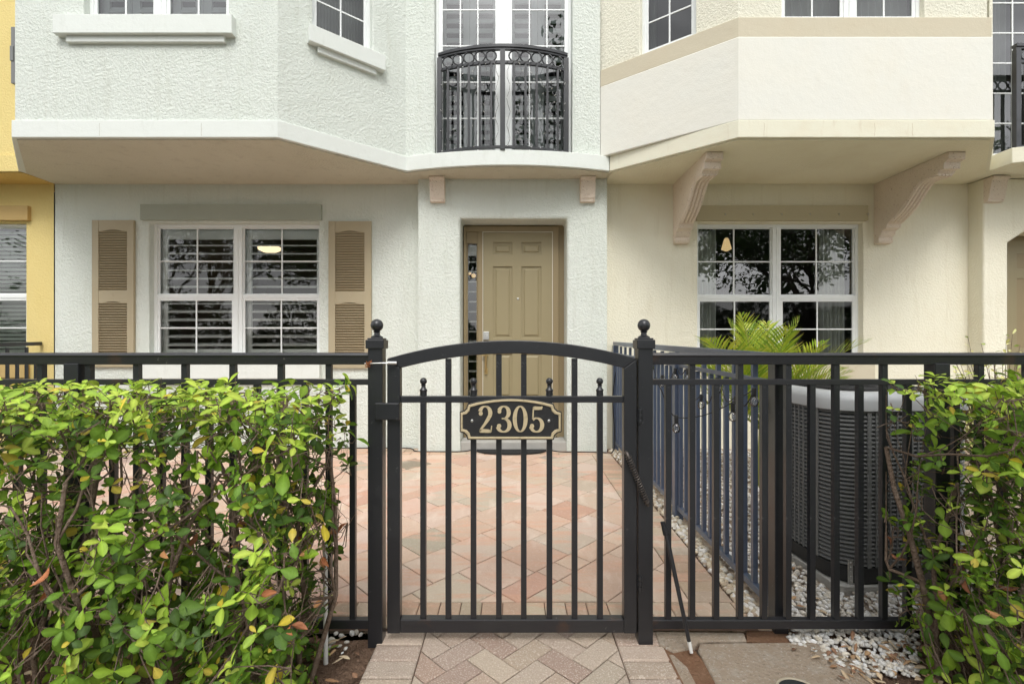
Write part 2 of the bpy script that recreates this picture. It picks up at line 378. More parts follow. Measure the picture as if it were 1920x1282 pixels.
def louvre_panel_shutter(x0, x1, z0, z1, y, parent):
    b = MB(); st = .075*(x1-x0)/.48; d = .035
    b.box(x0, x0+st, y-d, y, z0, z1); b.box(x1-st, x1, y-d, y, z0, z1)
    zm = z0 + (z1-z0)*.48
    def arch(zlo, zhi, up):
        n = 12; pts = []
        for i in range(n+1):
            t = i/n; x = x0+st+(x1-x0-2*st)*t; e = .016*max(0, math.sin(math.pi*min(1, max(0, (t-.15)/.7))))
            pts.append((x, zlo+e if up else zlo+.0))
        return pts
    xa, xb = x0+st, x1-st
    b.box(xa, xb, y-d+.003, y, z0, z0+.11)
    b.prism([(xb, z1), (xa, z1)] + arch(z1-.13, 0, True), y-d+.003, y, 'y')
    b.prism([(xb, zm+.075), (xa, zm+.075)] + arch(zm-.075, 0, True), y-d+.003, y, 'y')
    Rx = Matrix.Rotation(R(-38), 3, 'X')
    for (p, q) in ((z0+.11, zm-.04), (zm+.075, z1-.10)):
        n = int((q-p)/.030)
        for i in range(n): b.obox(((xa+xb)/2, y-.018, p+.018+i*(q-p)/n), xb-xa, .036, .007, Rx)
    b.box(xa, xb, y-.004, y, z0+.1, z1-.1)
    for zz in (z0+.05, z1-.06, zm+.02):
        for xx in ((x0+st/2, x1-st/2) if zz != zm+.02 else ((xa+xb)/2,)):
            b.lathe([(.008, 0), (.008, .004)], (0,0,0), 8) if False else b.box(xx-.006, xx+.006, y-d-.003, y-d+.002, zz-.006, zz+.006)
    return b.build('louvred_shutter', m_tan, parent, bevel=.003)

T0 = Matrix.Identity(4)
def Ty(Y): return Matrix.Translation((0, Y, 0))

# ================================================================== GREEN HOUSE
XG0, XG1 = PX(103, YW), 1.10
gh = thing('green_townhouse', (-2.2, YW, .0), 'pale green stucco townhouse in the middle with tan front door and black juliet balcony', 'house')
wx0, wx1, wz0, wz1 = -4.35, -2.31, 1.10, 2.755
wall('wall', Matrix.Translation((XG0, YW, 0)), -1.08-XG0+.2, -.1, ZS, [(wx0-XG0, wx1-XG0, wz0, wz1)], m_green, gh, reveal=.16)
win = window(T0, wx0, wx1, wz0, wz1, YW+.085, gh, inner='louvre', gm=m_glassg, gml=m_glassg, room_d=3.6, ang=17)
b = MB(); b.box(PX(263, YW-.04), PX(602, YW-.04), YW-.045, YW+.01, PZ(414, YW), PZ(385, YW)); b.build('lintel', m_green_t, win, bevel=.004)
sill(Matrix.Translation((0, YW, 0)), wx0-.10, wx1+.03, wz0, m_green_s, win, h1=.21, h2=.06)
louvre_panel_shutter(PX(173, YW-.03), PX(251, YW-.03), PZ(688, YW-.03), PZ(413, YW-.03), YW-.002, gh)
louvre_panel_shutter(PX(616, YW-.03), PX(696, YW-.03), PZ(690, YW-.03), PZ(415, YW-.03), YW-.002, gh)
# ceiling lamp inside the room
b = MB(); lc = Vector((PX(505, 7.9), 7.9, PZ(467, 7.9)))
b.lathe([(.10, -.05), (.17, -.015), (.175, .02), (.17, .035)], lc, 20); b.build('ceiling_lamp', m_lamps, gh, smooth=40)
b = MB(); lc = Vector((PX(1356, 7.4), 7.4, PZ(455, 7.4)))
# door bay
XD0, XD1 = -1.085, XG1
dx0, dx1, dz1 = PX(863, YP), PX(1063, YP), PZ(410, YP)
wall('door_bay_wall', Matrix.Translation((XD0, YP, 0)), XD1-XD0, -.1, ZS, [(dx0-XD0, dx1-XD0, -.1, dz1, .36)], m_green, gh, bevel=.03)
b = MB(); b.add([(XD0, YP, -.1), (XD0, YW+.05, -.1), (XD0, YW+.05, ZS), (XD0, YP, ZS)], [(0,1,2,3)]); b.build('door_bay_return', m_green, gh, recalc=False); b = MB(); b.add([(XD1, YP, -.1), (XD1, YW+.05, -.1), (XD1, YW+.05, ZS), (XD1, YP, ZS)], [(0,1,2,3)])
b.build('door_bay_return', m_green, gh, recalc=False)
YD = YP + .33
b = MB(); b.box(dx0, dx1, YP+.02, YD+.2, -.1, .165); b.build('door_step', m_concg, gh, bevel=.01)
zd0, zd1 = .19, PZ(436, YD)
xl, xr = PX(905, YD), PX(1036, YD)
b = MB()                                             # frame round door and sidelight
xf0, xf1 = dx0+.01, PX(1047, YD)
b.box(xf0, xf0+.03, YD-.05, YD+.06, .165, dz1-.02); b.box(xr, xf1, YD-.05, YD+.06, .165, dz1-.02)
b.box(xl-.055, xl, YD-.045, YD+.06, .165, zd1); b.box(xf0+.03, xr, YD-.047, YD+.06, zd1, dz1-.02)
b.box(xf0+.03, xl-.055, YD-.03, YD+.05, .165, .30); b.box(xf0+.03, xl-.055, YD-.03, YD+.05, zd1-.14, zd1)
b.box(xf1, dx1, YD-.02, YD+.06, .165, dz1); b.box(xf0-.01, xf1, YD-.02, YD+.06, dz1-.02, dz1+.02)
b.build('door_frame', m_doorf, gh, bevel=.004)
b = MB(); b.box(xl+.001, xl+.009, YD-.052, YD-.045, .19, zd1-.001); b.box(xr-.009, xr-.001, YD-.052, YD-.045, .19, zd1-.001); b.box(xl+.009, xr-.009, YD-.052, YD-.045, zd1-.009, zd1-.001)
b.build('weather_strip', mat('pale weather strip', (.62, .58, .48), .6), gh)
# the door leaf: panels are recessed fields with raised centres
dw = xr-xl-.018
Td = Matrix.Translation((xl+.009, YD-.04, 0))
cols = ((.155*dw/.87*1.0, .395*dw/.87), (.490*dw/.87, .725*dw/.87))
colsp = [(PX(925, YD)-xl-.009, PX(960, YD)-xl-.009), (PX(978, YD)-xl-.009, PX(1014, YD)-xl-.009)]
rowsp = [(PZ(478, YD), PZ(456, YD)), (PZ(634, YD), PZ(501, YD)), (PZ(745, YD), PZ(663, YD))]
holes = [(c[0], c[1], r_[0], r_[1]) for c in colsp for r_ in rowsp]
dr = wall('door', Td, dw, zd0, zd1-.01, holes, m_door, gh, reveal=.016, bevel=.006)
b = MB(Td)
for h in holes:
    b.add([(h[0],.0155,h[2]),(h[1],.0155,h[2]),(h[1],.0155,h[3]),(h[0],.0155,h[3])], [(0,1,2,3)])
    e = .026; b.add([(h[0]+e,.0153,h[2]+e),(h[1]-e,.0153,h[2]+e),(h[1]-e,.0153,h[3]-e),(h[0]+e,.0153,h[3]-e),
           (h[0]+e*1.6,.004,h[2]+e*1.6),(h[1]-e*1.6,.004,h[2]+e*1.6),(h[1]-e*1.6,.004,h[3]-e*1.6),(h[0]+e*1.6,.004,h[3]-e*1.6)],
          [(0,1,5,4),(1,2,6,5),(2,3,7,6),(3,0,4,7),(4,5,6,7)])
b.box(0, dw, .02, .045, zd0, zd1-.01)
b.build('door_panel', m_door, dr, recalc=True)
hx = PX(912, YD)
b = MB(); b.box(hx-.035, hx+.035, YD-.062, YD-.040, PZ(637, YD), PZ(625, YD)+.02)
for i in range(3):
    for j in range(2): b.box(hx-.024+i*.018, hx-.012+i*.018, YD-.066, YD-.061, PZ(634, YD)+j*.022+.01, PZ(634, YD)+j*.022+.024)
b.build('keypad_lock', m_steel, dr, bevel=.002)
b = MB(); b.box(hx-.028, hx+.028, YD-.055, YD-.040, PZ(667, YD), PZ(640, YD)); b.tube([(hx, YD-.05, PZ(655, YD)), (hx, YD-.10, PZ(660, YD)), (hx, YD-.105, PZ(685, YD)), (hx, YD-.05, PZ(697, YD))], .011, 8)
b.box(hx-.018, hx+.018, YD-.055, YD-.04, PZ(701, YD), PZ(690, YD)); b.box(hx-.05, hx+.02, YD-.09, YD-.08, PZ(667, YD), PZ(664, YD)+.005)
b.build('door_handle', m_brass, dr, smooth=40)
b = MB(); b.T = Matrix.Translation((PX(971, YD), YD-.04, PZ(561, YD))) @ Matrix.Rotation(R(90), 4, 'X'); b.lathe([(.013, 0), (.013, .004), (.008, .006)], (0,0,0), 12); b.build('peephole', m_steel, dr, smooth=40)
# sidelight
sx0, sx1 = xf0+.03, xl-.055
b = MB(); b.box(sx0, sx0+.018, YD-.02, YD+.02, .30, zd1-.14); b.box(sx1-.018, sx1, YD-.02, YD+.02, .30, zd1-.14)
sl = b.build('sidelight', m_doorf, gh)
b = MB(); b.add([(sx0+.018, YD, .30), (sx1-.018, YD, .30), (sx1-.018, YD, zd1-.14), (sx0+.018, YD, zd1-.14)], [(0,1,2,3)]); b.build('glass', m_glassg, sl, recalc=False)
louvres(T0, sx0+.005, sx1-.005, .31, zd1-.15, YD+.08, sl, stile=.012, rail=.12, pitch=.123, depth=.07)
room(T0, sx0-.5, sx1+1.0, YD+.045, 3.2, .1, zd1+.3, sl)
for (px, py, rr_) in ((888, 517, .035), (880, 512, .03)):
    b = MB(); b.sphere((PX(px, 7.6), 7.6, PZ(py, 7.6)), rr_, 12, 8); b.build('hall_lamp', m_lampw, sl, smooth=180)
# bays : plan outline
bayG = [(-5.51, YM), (-4.66, YB), (-2.185, YB), (-1.175, YM-.02)]
def arc(x0, x1, y, sag, n=24):
    c = (x1-x0)/2; Rr = (c*c+sag*sag)/(2*sag); return [(x0+c+Rr*math.sin(a), y - (Rr*math.cos(a)-(Rr-sag))) for a in [(-1+2*i/n)*math.asin(c/Rr) for i in range(n+1)]]
slabA = arc(-1.175, 1.085, YM-.02, .185)
planG = bayG[:-1] + slabA
def inset(poly, d):                                   # polyline offset towards the house
    out = []
    for i, p in enumerate(poly):
        p = Vector((p[0], p[1])); ns = []
        for q, r_ in ((i-1, i), (i, i+1)):
            if 0 <= q and r_ < len(poly):
                e = Vector(poly[r_]) - Vector(poly[q])
                if e.length > 1e-6: e.normalize(); ns.append(Vector((-e.y, e.x)))
        n = sum(ns, Vector((0,0))); n.normalize(); k = 1/max(.3, n.dot(ns[0]))
        out.append((p.x + n.x*d*k, p.y + n.y*d*k))
    return out
def cap(poly, yb, xa=None, xb=None): return [(xb if xb is not None else poly[-1][0], yb), (xa if xa is not None else poly[0][0], yb)] + [tuple(p) for p in poly]
b = MB(); b.prism(cap(planG, YW+.3, XG0, 1.085), ZS+.006, ZT); b.build('trim_band', m_green_s, gh, bevel=.006)
ins = inset(planG, .035); ins[0] = (XG0+.03, ins[0][1]); ins[-1] = (1.08, ins[-1][1])
b = MB(); b.prism(cap(ins, YW+.3, XG0+.002, 1.08), ZS-.006, ZS+.005); b.build('soffit', m_soffit, gh)
# upper walls
up = inset(bayG, .022)
def upper(poly, i, mt, parent, z0, holes=()):
    T, w = frameT(poly[i], poly[i+1]); return T, wall('upper_wall', T, w, z0, ZTOP, list(holes), mt, parent, reveal=.09)
upper(up, 0, m_green, gh, ZT)
A, B_ = up[1], up[2]; T, w = frameT(A, B_)
zb = PZ(33, YB)
h = (PX(152, YB)-A[0], PX(425, YB)-A[0], zb, zb+1.5)
wall('upper_wall', T, w, ZT, ZTOP, [h], m_green, gh, reveal=.13)
wn = window(T, h[0], h[1], h[2], h[3], .07, gh, inner='closed', ang=35, gm=m_glassu, ext=.02, low=.02, room_d=.8); sill(T, PX(107, YB)-A[0], PX(440, YB)-A[0], zb, m_green_s, wn, h1=.175, h2=.06)
A, B_ = up[2], up[3]; T, w = frameT(A, B_)
t0, y0_ = raycol(586, A, B_); t1, y1_ = raycol(699, A, B_)
zb2 = PZ(107, y1_+.05)
wall('upper_wall', T, w+.02, ZT, ZTOP, [(t0, t1, zb2, zb2+1.5)], m_green, gh, reveal=.13)
wn = window(T, t0, t1, zb2, zb2+1.5, .07, gh, twin=False, inner='sheer', gm=m_glassu, ext=.02, low=.02, room_d=.8); s0, _ = raycol(570, A, B_); s1, _ = raycol(723, A, B_)
sill(T, s0+.03, s1-.03, zb2, m_green_s, wn, h1=.165, h2=.06)
# middle wall with the balcony doors
xm0, xm1 = -1.2, .985
bx0, bx1 = PX(815, YM), PX(1073, YM)
wall('upper_wall', Matrix.Translation((xm0, YM, 0)), xm1-xm0, ZT, ZTOP, [(bx0-xm0, bx1-xm0, ZT, ZTOP-.5)], m_green, gh, reveal=.16)
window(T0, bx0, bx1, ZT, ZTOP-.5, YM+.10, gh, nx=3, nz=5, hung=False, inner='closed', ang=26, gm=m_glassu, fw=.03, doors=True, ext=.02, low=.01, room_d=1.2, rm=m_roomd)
b = MB(); b.box(XG0, .98, YM+.14, YW+2, ZTOP-.01, ZTOP+.2); b.prism([(-5.47, YW+.3), (-5.47, YM), (-4.64, YB+.03), (-2.2, YB+.03), (-1.2, YM), (-1.2, YW+.3)], ZTOP-.005, ZTOP+.1); b.build('roof_deck', m_green_s, gh)
def cracks(px_list, Y, parent, mt, poly=None):
    for px in px_list:
        x = PX(px, Y); b = MB(); z = ZS+.02; pts = []
        while z < ZT-.01: pts.append((x+rnd.uniform(-.004, .004), Y+.0005, z)); z += .03
        b.tube(pts, .0018, 4); b.build('hairline_crack', mt, parent)
m_crack = mat('grey crack', (.42, .40, .34), .9); m_crackc = mat('ochre crack', (.50, .42, .28), .9)  # line colours of the hairline cracks in the trim bands
cracks((187, 378), YB, gh, m_crack)
# small brackets under the balcony
def bracket(px0, px1, parent, yb=YP, name='balcony_bracket'):
    x0, x1 = PX(px0, yb-.09), PX(px1, yb-.09)
    prof = [(yb+.005, 2.93), (yb-.045, 2.935), (yb-.05, 2.965), (yb-.06, 2.975), (yb-.095, ZS-.05), (yb-.12, ZS-.03), (yb-.12, ZS-.008), (yb+.005, ZS-.008)]
    b = MB(); b.prism(prof, x0, x1, 'x'); return b.build(name, m_stone, parent, bevel=.004)
bracket(805, 833, gh); bracket(1089, 1117, gh)
# juliet railing
def railing(parent, xa, xb, y, sag, zb, zt, nb, mid=True, flat=False, name='balcony_railing'):
    n = 28; P = arc(xa, xb, y, sag, n) if sag else [(xa+(xb-xa)*i/n, y) for i in range(n+1)]
    def pt(t):
        f = t*n; i = min(n-1, int(f)); u = f-i; return (P[i][0]*(1-u)+P[i+1][0]*u, P[i][1]*(1-u)+P[i+1][1]*u)
    def ribbon(b, z0, z1, th):
        for i in range(n):
            (ax, ay), (bx, by) = P[i], P[i+1]
            b.add([(ax,ay-th,z0),(bx,by-th,z0),(bx,by+th,z0),(ax,ay+th,z0),(ax,ay-th,z1),(bx,by-th,z1),(bx,by+th,z1),(ax,ay+th,z1)],
                  [(0,3,2,1),(4,5,6,7),(0,1,5,4),(2,3,7,6)] + ([(3,0,4,7)] if i == 0 else []) + ([(1,2,6,5)] if i == n-1 else []))
    b = MB(); ribbon(b, zt-.03, zt, .03); ribbon(b, zt-.052, zt-.03, .018); top = b.build(name, m_black, parent, merge=True, smooth=30)
    b = MB(); ribbon(b, zt-.20, zt-.17, .014); b.build('rail', m_black, top, merge=True, smooth=30)
    b = MB(); ribbon(b, zb+.02, zb+.045, .014); b.build('rail', m_black, top, merge=True, smooth=30)
    for t in ([0.012, .5, .988] if mid else [0.012, .988]):
        x, yy = pt(t); b = MB(); b.box(x-.027, x+.027, yy-.025, yy+.025, zb, zt-.052); b.build('post', m_black, top, bevel=.002)
    proto = None; rproto = None
    ts = [i/nb for i in range(1, nb) if not (mid and abs(i/nb-.5) < .02)]
    for t in ts:
        x, yy = pt(t)
        if proto is None:
            b = MB(); b.box(x-.0125, x+.0125, yy-.0125, yy+.0125, zb+.045, zt-.20); proto = b.build('baluster', m_black, top, bevel=.0015); p0 = (x, yy)
        else: copy_part(proto, (x-p0[0], yy-p0[1], 0), top)
    m_ = 0
    for t in ts:
        if mid and (t < .08 or t > .92 or abs(t-.5) < .06): continue
        x, yy = pt(t)
        if rproto is None:
            b = MB(); b.tube([(x+.055*math.cos(a), yy, zt-.111+.055*math.sin(a)) for a in [2*math.pi*k/20 for k in range(21)]], .0085, 6, caps=False); rproto = b.build('ring', m_black, top, smooth=180); r0 = (x, yy)
        else: copy_part(rproto, (x-r0[0], yy-r0[1], 0), top)
    return top, pt
rl, ptf = railing(gh, PX(822, YM-.03), PX(1064, YM-.03), YM-.03, .165, ZT, PZ(88, 5.19), 12)
# yellow house
yh = thing('yellow_townhouse', (-7, YW, 0), 'yellow stucco townhouse with ochre lintel at the left edge', 'house')
xo = XG0 - .004
wall('wall', Matrix.Translation((-8.6, YW-.01, 0)), xo+8.6, -.1, ZS, [(-7.75+8.6, PX(50, YW)+8.6, 1.1, PZ(418, YW))], m_yel, yh, reveal=.14)
wn = window(T0, -7.75, PX(50, YW), 1.1, PZ(418, YW), YW+.05, yh, inner='blind', gm=m_glass)
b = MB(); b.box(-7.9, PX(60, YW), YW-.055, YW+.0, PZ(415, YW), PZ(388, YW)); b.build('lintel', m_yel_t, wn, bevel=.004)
sill(Matrix.Translation((0, YW-.01, 0)), -7.9, PX(58, YW), 1.1, m_yel_t, wn, h1=.2)
b = MB(); b.box(-8.6, xo, YM-.01, YW+.3, ZS+.006, ZT+.02); b.build('trim_band', m_yel, yh, bevel=.005)
b = MB(); b.box(-8.6, xo-.001, YM+.02, YW+.3, ZS-.006, ZS+.005); b.build('soffit', m_yel_so, yh)
wall('upper_wall', Matrix.Translation((-8.6, YM+.02, 0)), xo+8.6-.01, ZT+.02, ZTOP, [], m_yel, yh)
b = MB(); b.box(-5.545, -5.50, YM-.05, YM+.018, PZ(161, YM), PZ(56, YM)); b.box(-5.548, -5.51, YM-.06, YM-.052, PZ(120, YM), PZ(92, YM)); b.build('wall_box', m_acg, yh, bevel=.004)
b = MB(); b.box(-8.6, xo-.01, YM+.03, YW+2, ZTOP-.01, ZTOP+.2); b.build('roof_deck', m_yel, yh)
# ================================================================== CREAM HOUSE
ch = thing('cream_townhouse', (3.3, YW, 0), 'cream stucco townhouse at the right with scrolled pink stone corbels', 'house')
XC0 = XG1 + .004; XC1 = PX(1815, YW)
cx0, cx1, cz0, cz1 = 2.223, 4.21, 1.08, 2.755
wall('wall', Matrix.Translation((XC0, YW, 0)), XC1+.1-XC0, -.1, ZS, [(cx0-XC0, cx1-XC0, cz0, cz1)], m_cream, ch, reveal=.16)
win = window(T0, cx0, cx1, cz0, cz1, YW+.085, ch, inner='curtain', gm=m_glass, gml=m_glassd, room_d=3.4, rm=m_roomd)
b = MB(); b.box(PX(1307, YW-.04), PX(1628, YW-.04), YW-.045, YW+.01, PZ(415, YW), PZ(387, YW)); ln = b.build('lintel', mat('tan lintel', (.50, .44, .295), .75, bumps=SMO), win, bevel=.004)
sill(Matrix.Translation((0, YW, 0)), cx0-.06, cx1+.09, cz0, m_cream_l, win, h1=.2)
b = MB()
for px in (1359, 1412, 1465, 1518, 1572, 1626): 
    x = PX(px, YW-.05); z = PZ(401, YW-.05); b.tube([(x, YW-.045, z), (x, YW-.07, z), (x, YW-.075, z-.015), (x, YW-.06, z-.022)], .0035, 6)
b.build('light_hooks', m_steel, ch, smooth=180)
b = MB(); lc = (PX(1362, 7.3), 7.3, PZ(455, 7.3)); b.lathe([(.02, -.13), (.075, -.10), (.035, .05), (.02, .07)], lc, 14); b.build('room_lamp', m_lampw, ch, smooth=60)
# cream door bay at the right edge
xa = XC1; 
cdx0 = PX(1890, YP)
zc = PZ(432, YP)
b = MB()
pl = [(xa, -.1), (cdx0, -.1), (cdx0, PZ(455, YP)), (PX(1922, YP)+.02, zc), (cdx0+1.3, zc), (cdx0+1.3, -.1), (8.6, -.1), (8.6, ZS), (xa, ZS)]
b.prism(pl, YP, YP+.3, 'y'); b.build('door_bay_wall', m_cream, ch, bevel=.02)
b = MB(); b.box(cdx0-.1, cdx0+1.4, YP+.31, YP+.36, 0, zc+.1); b.build('door_frame', m_doorf, ch)
Td2 = Matrix.Translation((cdx0+.12, YP+.305, 0)); hs = []
for c in ((.12, .38), (.5, .76)):
    for r_ in ((.35, 1.0), (1.15, 2.0), (2.12, 2.3)): hs.append((c[0]-.10, c[1]-.10, r_[0]+.1, r_[1]+.1))
d2 = wall('door', Matrix.Translation((cdx0+.02, YP+.302, 0)), .9, .15, 2.56, hs, m_door, ch, reveal=.014, bevel=.004)
# bay
bayC = [(1.09, YM-.02), (2.11, YB), (4.495, YB), (5.33, YM)]
pc = cap(bayC, YW+.3, 1.09, 5.50)
b = MB(); b.prism(pc, ZS+.006, ZT); b.build('trim_band', m_cream_b, ch, bevel=.006)
bayU = [(.987, YM-.01)] + bayC[1:]
cracks((1433, 1640, 1711), YB, ch, m_crackc)
i2 = inset(bayU, .012); i2[0] = (.987, YM)
b = MB(); b.prism(cap(i2, YW+.3), ZT+.001, PZ(67, YB)); b.build('bay_panel', m_cream_s, ch, bevel=.01)
i3 = inset(bayU, .020); i3[0] = (.987, YM+.006)
b = MB(); b.prism(cap(i3, YW+.3), PZ(67, YB)+.001, PZ(30, YB)); b.build('ledge', m_cream_l, ch, bevel=.004)
i4 = inset(bayC, .035); i4[0] = (1.087, i4[0][1])
b = MB(); b.prism(cap(inset(bayC, .03), YW+.3, 1.10, 5.48), ZS-.006, ZS+.005); b.build('soffit', m_cream_so, ch)
z0 = PZ(30, YB)
A, B_ = inset(bayU, .05)[0:2]; A = (.986, YM+.03); T, w = frameT(A, B_)
t0, y0_ = raycol(1200, A, B_); t1, y1_ = raycol(1305, A, B_)
zz0 = z0+.01
wall('upper_wall', T, w, z0, ZTOP, [(t0, t1, zz0, zz0+1.5)], m_cream_u, ch, reveal=.13)
window(T, t0, t1, zz0, zz0+1.5, .06, ch, twin=False, inner='curtain', gm=m_glassu, ext=.02, low=.02, room_d=.8)
A, B_ = inset(bayU, .05)[1:3]; T, w = frameT(A, B_)
hx0, hx1 = PX(1472, YB)-A[0], PX(1743, YB)-A[0]
wall('upper_wall', T, w, z0, ZTOP, [(hx0, hx1, zz0, zz0+1.5)], m_cream_u, ch, reveal=.13)
window(T, hx0, hx1, zz0, zz0+1.5, .06, ch, inner='sheer', gm=m_glassu, ext=.02, low=.02, room_d=.8)
A, B_ = inset(bayU, .05)[2:4]; T, w = frameT(A, B_); wall('upper_wall', T, w+.05, z0, ZTOP, [], m_cream_u, ch)
# balcony at the right
b = MB(); b.prism([(5.31, YW+.3), (5.31, YM), (5.315, 5.10), (5.60, 5.0), (6.6, 4.93), (8.0, 5.0), (8.6, YM), (8.6, YW+.3)], ZS+.004, ZT-.001+.0); b.build('balcony_slab', m_cream_b, ch, bevel=.006)
wall('upper_wall', Matrix.Translation((5.33, YM, 0)), 3.2, ZT, ZTOP, [(.045, 2.3, ZT, ZTOP-.5)], m_cream_u, ch, reveal=.16)
window(T0, 5.375, 7.63, ZT, ZTOP-.5, YM+.08, ch, nx=4, nz=6, hung=False, inner='curtain', gm=m_glassu, doors=True, ext=.02, low=.01, room_d=1.2)
railing(ch, 5.40, 7.4, 5.16, 0, ZT, PZ(82, 5.14), 16, mid=False)
b = MB(); b.box(.987, 8.6, YM+.15, YW+2, ZTOP-.01, ZTOP+.2); b.prism([(1.12, YW+.3), (1.12, YM+.02), (2.13, YB+.06), (4.47, YB+.06), (5.3, YM+.02), (5.3, YW+.3)], ZTOP-.005, ZTOP+.1); b.build('roof_deck', m_cream_s, ch)
x0b = PX(1856, YP-.2)
bracket(1859, 1890, ch)
def corbel(x0, x1):
    prof = [(0, 2.49), (.07, 2.495), (.085, 2.53), (.075, 2.56), (.11, 2.585), (.125, 2.625), (.19, 2.645), (.205, 2.69), (.24, 2.705)]
    prof += [(.29, 2.735), (.38, 2.785), (.455, 2.845), (.515, 2.905), (.565, 2.96), (.615, 3.005), (.67, 3.03), (.74, 3.035), (.81, 3.028), (.86, 3.03)]
    prof += [(.885, 3.06), (.93, 3.06), (.935, 3.125), (.985, 3.14), (.99, ZS-.008), (0, ZS-.008)]
    b = MB(); w = x1-x0
    b.prism([(YW+.003-d, z) for d, z in prof], x0, x1, 'x')
    for k in (.15, .38, .62, .85):                           # moulded ribs down the scroll
        pts = []
        for d, z in prof[8:19]: pts.append((x0+w*k, YW+.003-d, z-.001))
        b.tube(pts, .020, 6)
    return b.build('corbel', m_stone, ch, smooth=35, bevel=.004)
corbel(1.93, 2.10); corbel(4.335, 4.505)
# unlit ground floor body behind the walls so nothing is hollow
b = MB(); b.box(-8.6, 8.6, YW+4.4, YW+4.5, -.1, ZTOP+.2); b.build('rear_wall', m_green_s, gh)
# ================================================================== FENCES AND GATE
YF = 2.13
def fence(name, loc, label, posts, xs_range, finial=None, group=None, flip=1, end=None):
    f = thing(name, loc, label, 'fence', group)
    return f
def finial(b, c, r):
    b.lathe([(r*.95, 0), (r*.95, r*.18), (r*.5, r*.45), (r*.42, r*.85), (r*.62, r*1.0), (r*.36, r*1.15)], c, 16)
    b.sphere((c[0], c[1], c[2]+r*2.0), r, 16, 12)
def front_fence(label, xgate, posts, x_end, sgn):
    f = thing('metal_fence', (xgate, YF, 0), label, 'fence', 'front metal fence runs either side of the gate')
    xa, xb = (x_end, xgate-.03) if sgn < 0 else (xgate+.03, x_end)
    b = MB(); zt = 1.262
    b.prism([(YF-.022, zt-.052), (YF-.026, zt-.018), (YF-.03, zt-.012), (YF-.022, zt), (YF+.022, zt), (YF+.03, zt-.012), (YF+.026, zt-.018), (YF+.022, zt-.052)], xa, xb, 'x')
    b.build('top_rail', m_blackr, f, bevel=.002)
    b = MB(); b.box(xa, xb, YF-.014, YF+.014, 1.12, 1.145); b.build('middle_rail', m_blackr, f, bevel=.002)
    b = MB(); b.box(xa, xb, YF-.016, YF+.016, .045, .085); b.build('bottom_rail', m_blackr, f, bevel=.003)
    # gate post
    def post(x, zt_, cap_):
        b = MB(); b.box(x-.032, x+.032, YF-.032, YF+.032, -.05, zt_); p = b.build('post', m_black, f, bevel=.003)
        if cap_:
            b = MB(); b.box(x-.040, x+.040, YF-.040, YF+.040, zt_-.035, zt_+.004); b.box(x-.034, x+.034, YF-.034, YF+.034, zt_+.004, zt_+.012); b.build('post_cap', m_black, p, bevel=.003)
            b = MB(); finial(b, (x, YF, zt_+.012), .028); b.build('ball_finial', m_black, p, smooth=40)
        return p
    post(xgate, 1.315, True)
    for x in posts: post(x, 1.215, False)
    x = xgate + sgn*.106; k = 1; tall = None; short = None
    while abs(x - x_end) > .05 and (x - x_end)*sgn < 0:
        if not any(abs(x-p) < .05 for p in posts):
            if k % 2 == 0:
                if tall is None: b = MB(); b.box(x-.0125, x+.0125, YF-.0126, YF+.0126, .085, 1.21); tall = b.build('picket', m_black, f, bevel=.0015); tx = x
                else: copy_part(tall, (x-tx, 0, 0), f)
            else:
                if short is None: b = MB(); b.box(x-.0125, x+.0125, YF-.0126, YF+.0126, .085, 1.12); short = b.build('picket', m_black, f, bevel=.0015); sx = x
                else: copy_part(short, (x-sx, 0, 0), f)
        x += sgn*.1062; k += 1
    return f
front_fence('black metal fence run left of the gate behind the long hedge', -.599, [-1.93, -3.26], -3.3, -1)
front_fence('black metal fence run right of the gate in front of the condenser unit', .585, [1.885, 3.2], 3.3, 1)
def side_fence(label, X, y0, y1, mt, rise=.07, nposts=(2.25, 3.7, 5.68)):
    f = thing('side_fence', (X, y0, 0), label, 'fence')
    def z(y, z0): return z0 + rise*(y-y0)/(y1-y0)
    def bar(name, za, zb_, hw):
        b = MB(); b.add([(X-hw,y0,z(y0,za)),(X+hw,y0,z(y0,za)),(X+hw,y1,z(y1,za)),(X-hw,y1,z(y1,za)),(X-hw,y0,z(y0,zb_)),(X+hw,y0,z(y0,zb_)),(X+hw,y1,z(y1,zb_)),(X-hw,y1,z(y1,zb_))],
              [(0,3,2,1),(4,5,6,7),(0,1,5,4),(1,2,6,5),(2,3,7,6),(3,0,4,7)]); b.build(name, mt, f, bevel=.002)
    bar('top_rail', 1.215, 1.258, .022); bar('middle_rail', 1.105, 1.13, .013); bar('bottom_rail', .06, .095, .016)
    for y in nposts:
        b = MB(); b.box(X-.031, X+.031, y-.031, y+.031, -.02, z(y, 1.214)); b.build('post', m_black if y < 2.4 else mt, f, bevel=.003)
    y = y0+.14; pr = {}; k = 0
    while y < y1-.05:
        if not any(abs(y-p) < .05 for p in nposts):
            t = k % 2
            if t not in pr: b = MB(); b.box(X-.0125, X+.0125, y-.0125, y+.0125, .10, 1.214 if t else 1.104); pr[t] = (b.build('picket', mt, f, bevel=.0015), y)
            else: copy_part(pr[t][0], (0, y-pr[t][1], z(y, 0)-z(pr[t][1], 0)), f)
        y += .1062; k += 1
    return f
side_fence('black metal fence dividing the paved court from the white gravel yard', 1.225, 2.18, 5.72, m_black_sky, nposts=(2.21, 3.55, 5.68))
side_fence('black metal fence ending at the yellow house wall, far left', -5.62, 3.4, 5.72, m_black, nposts=(3.6, 5.1))
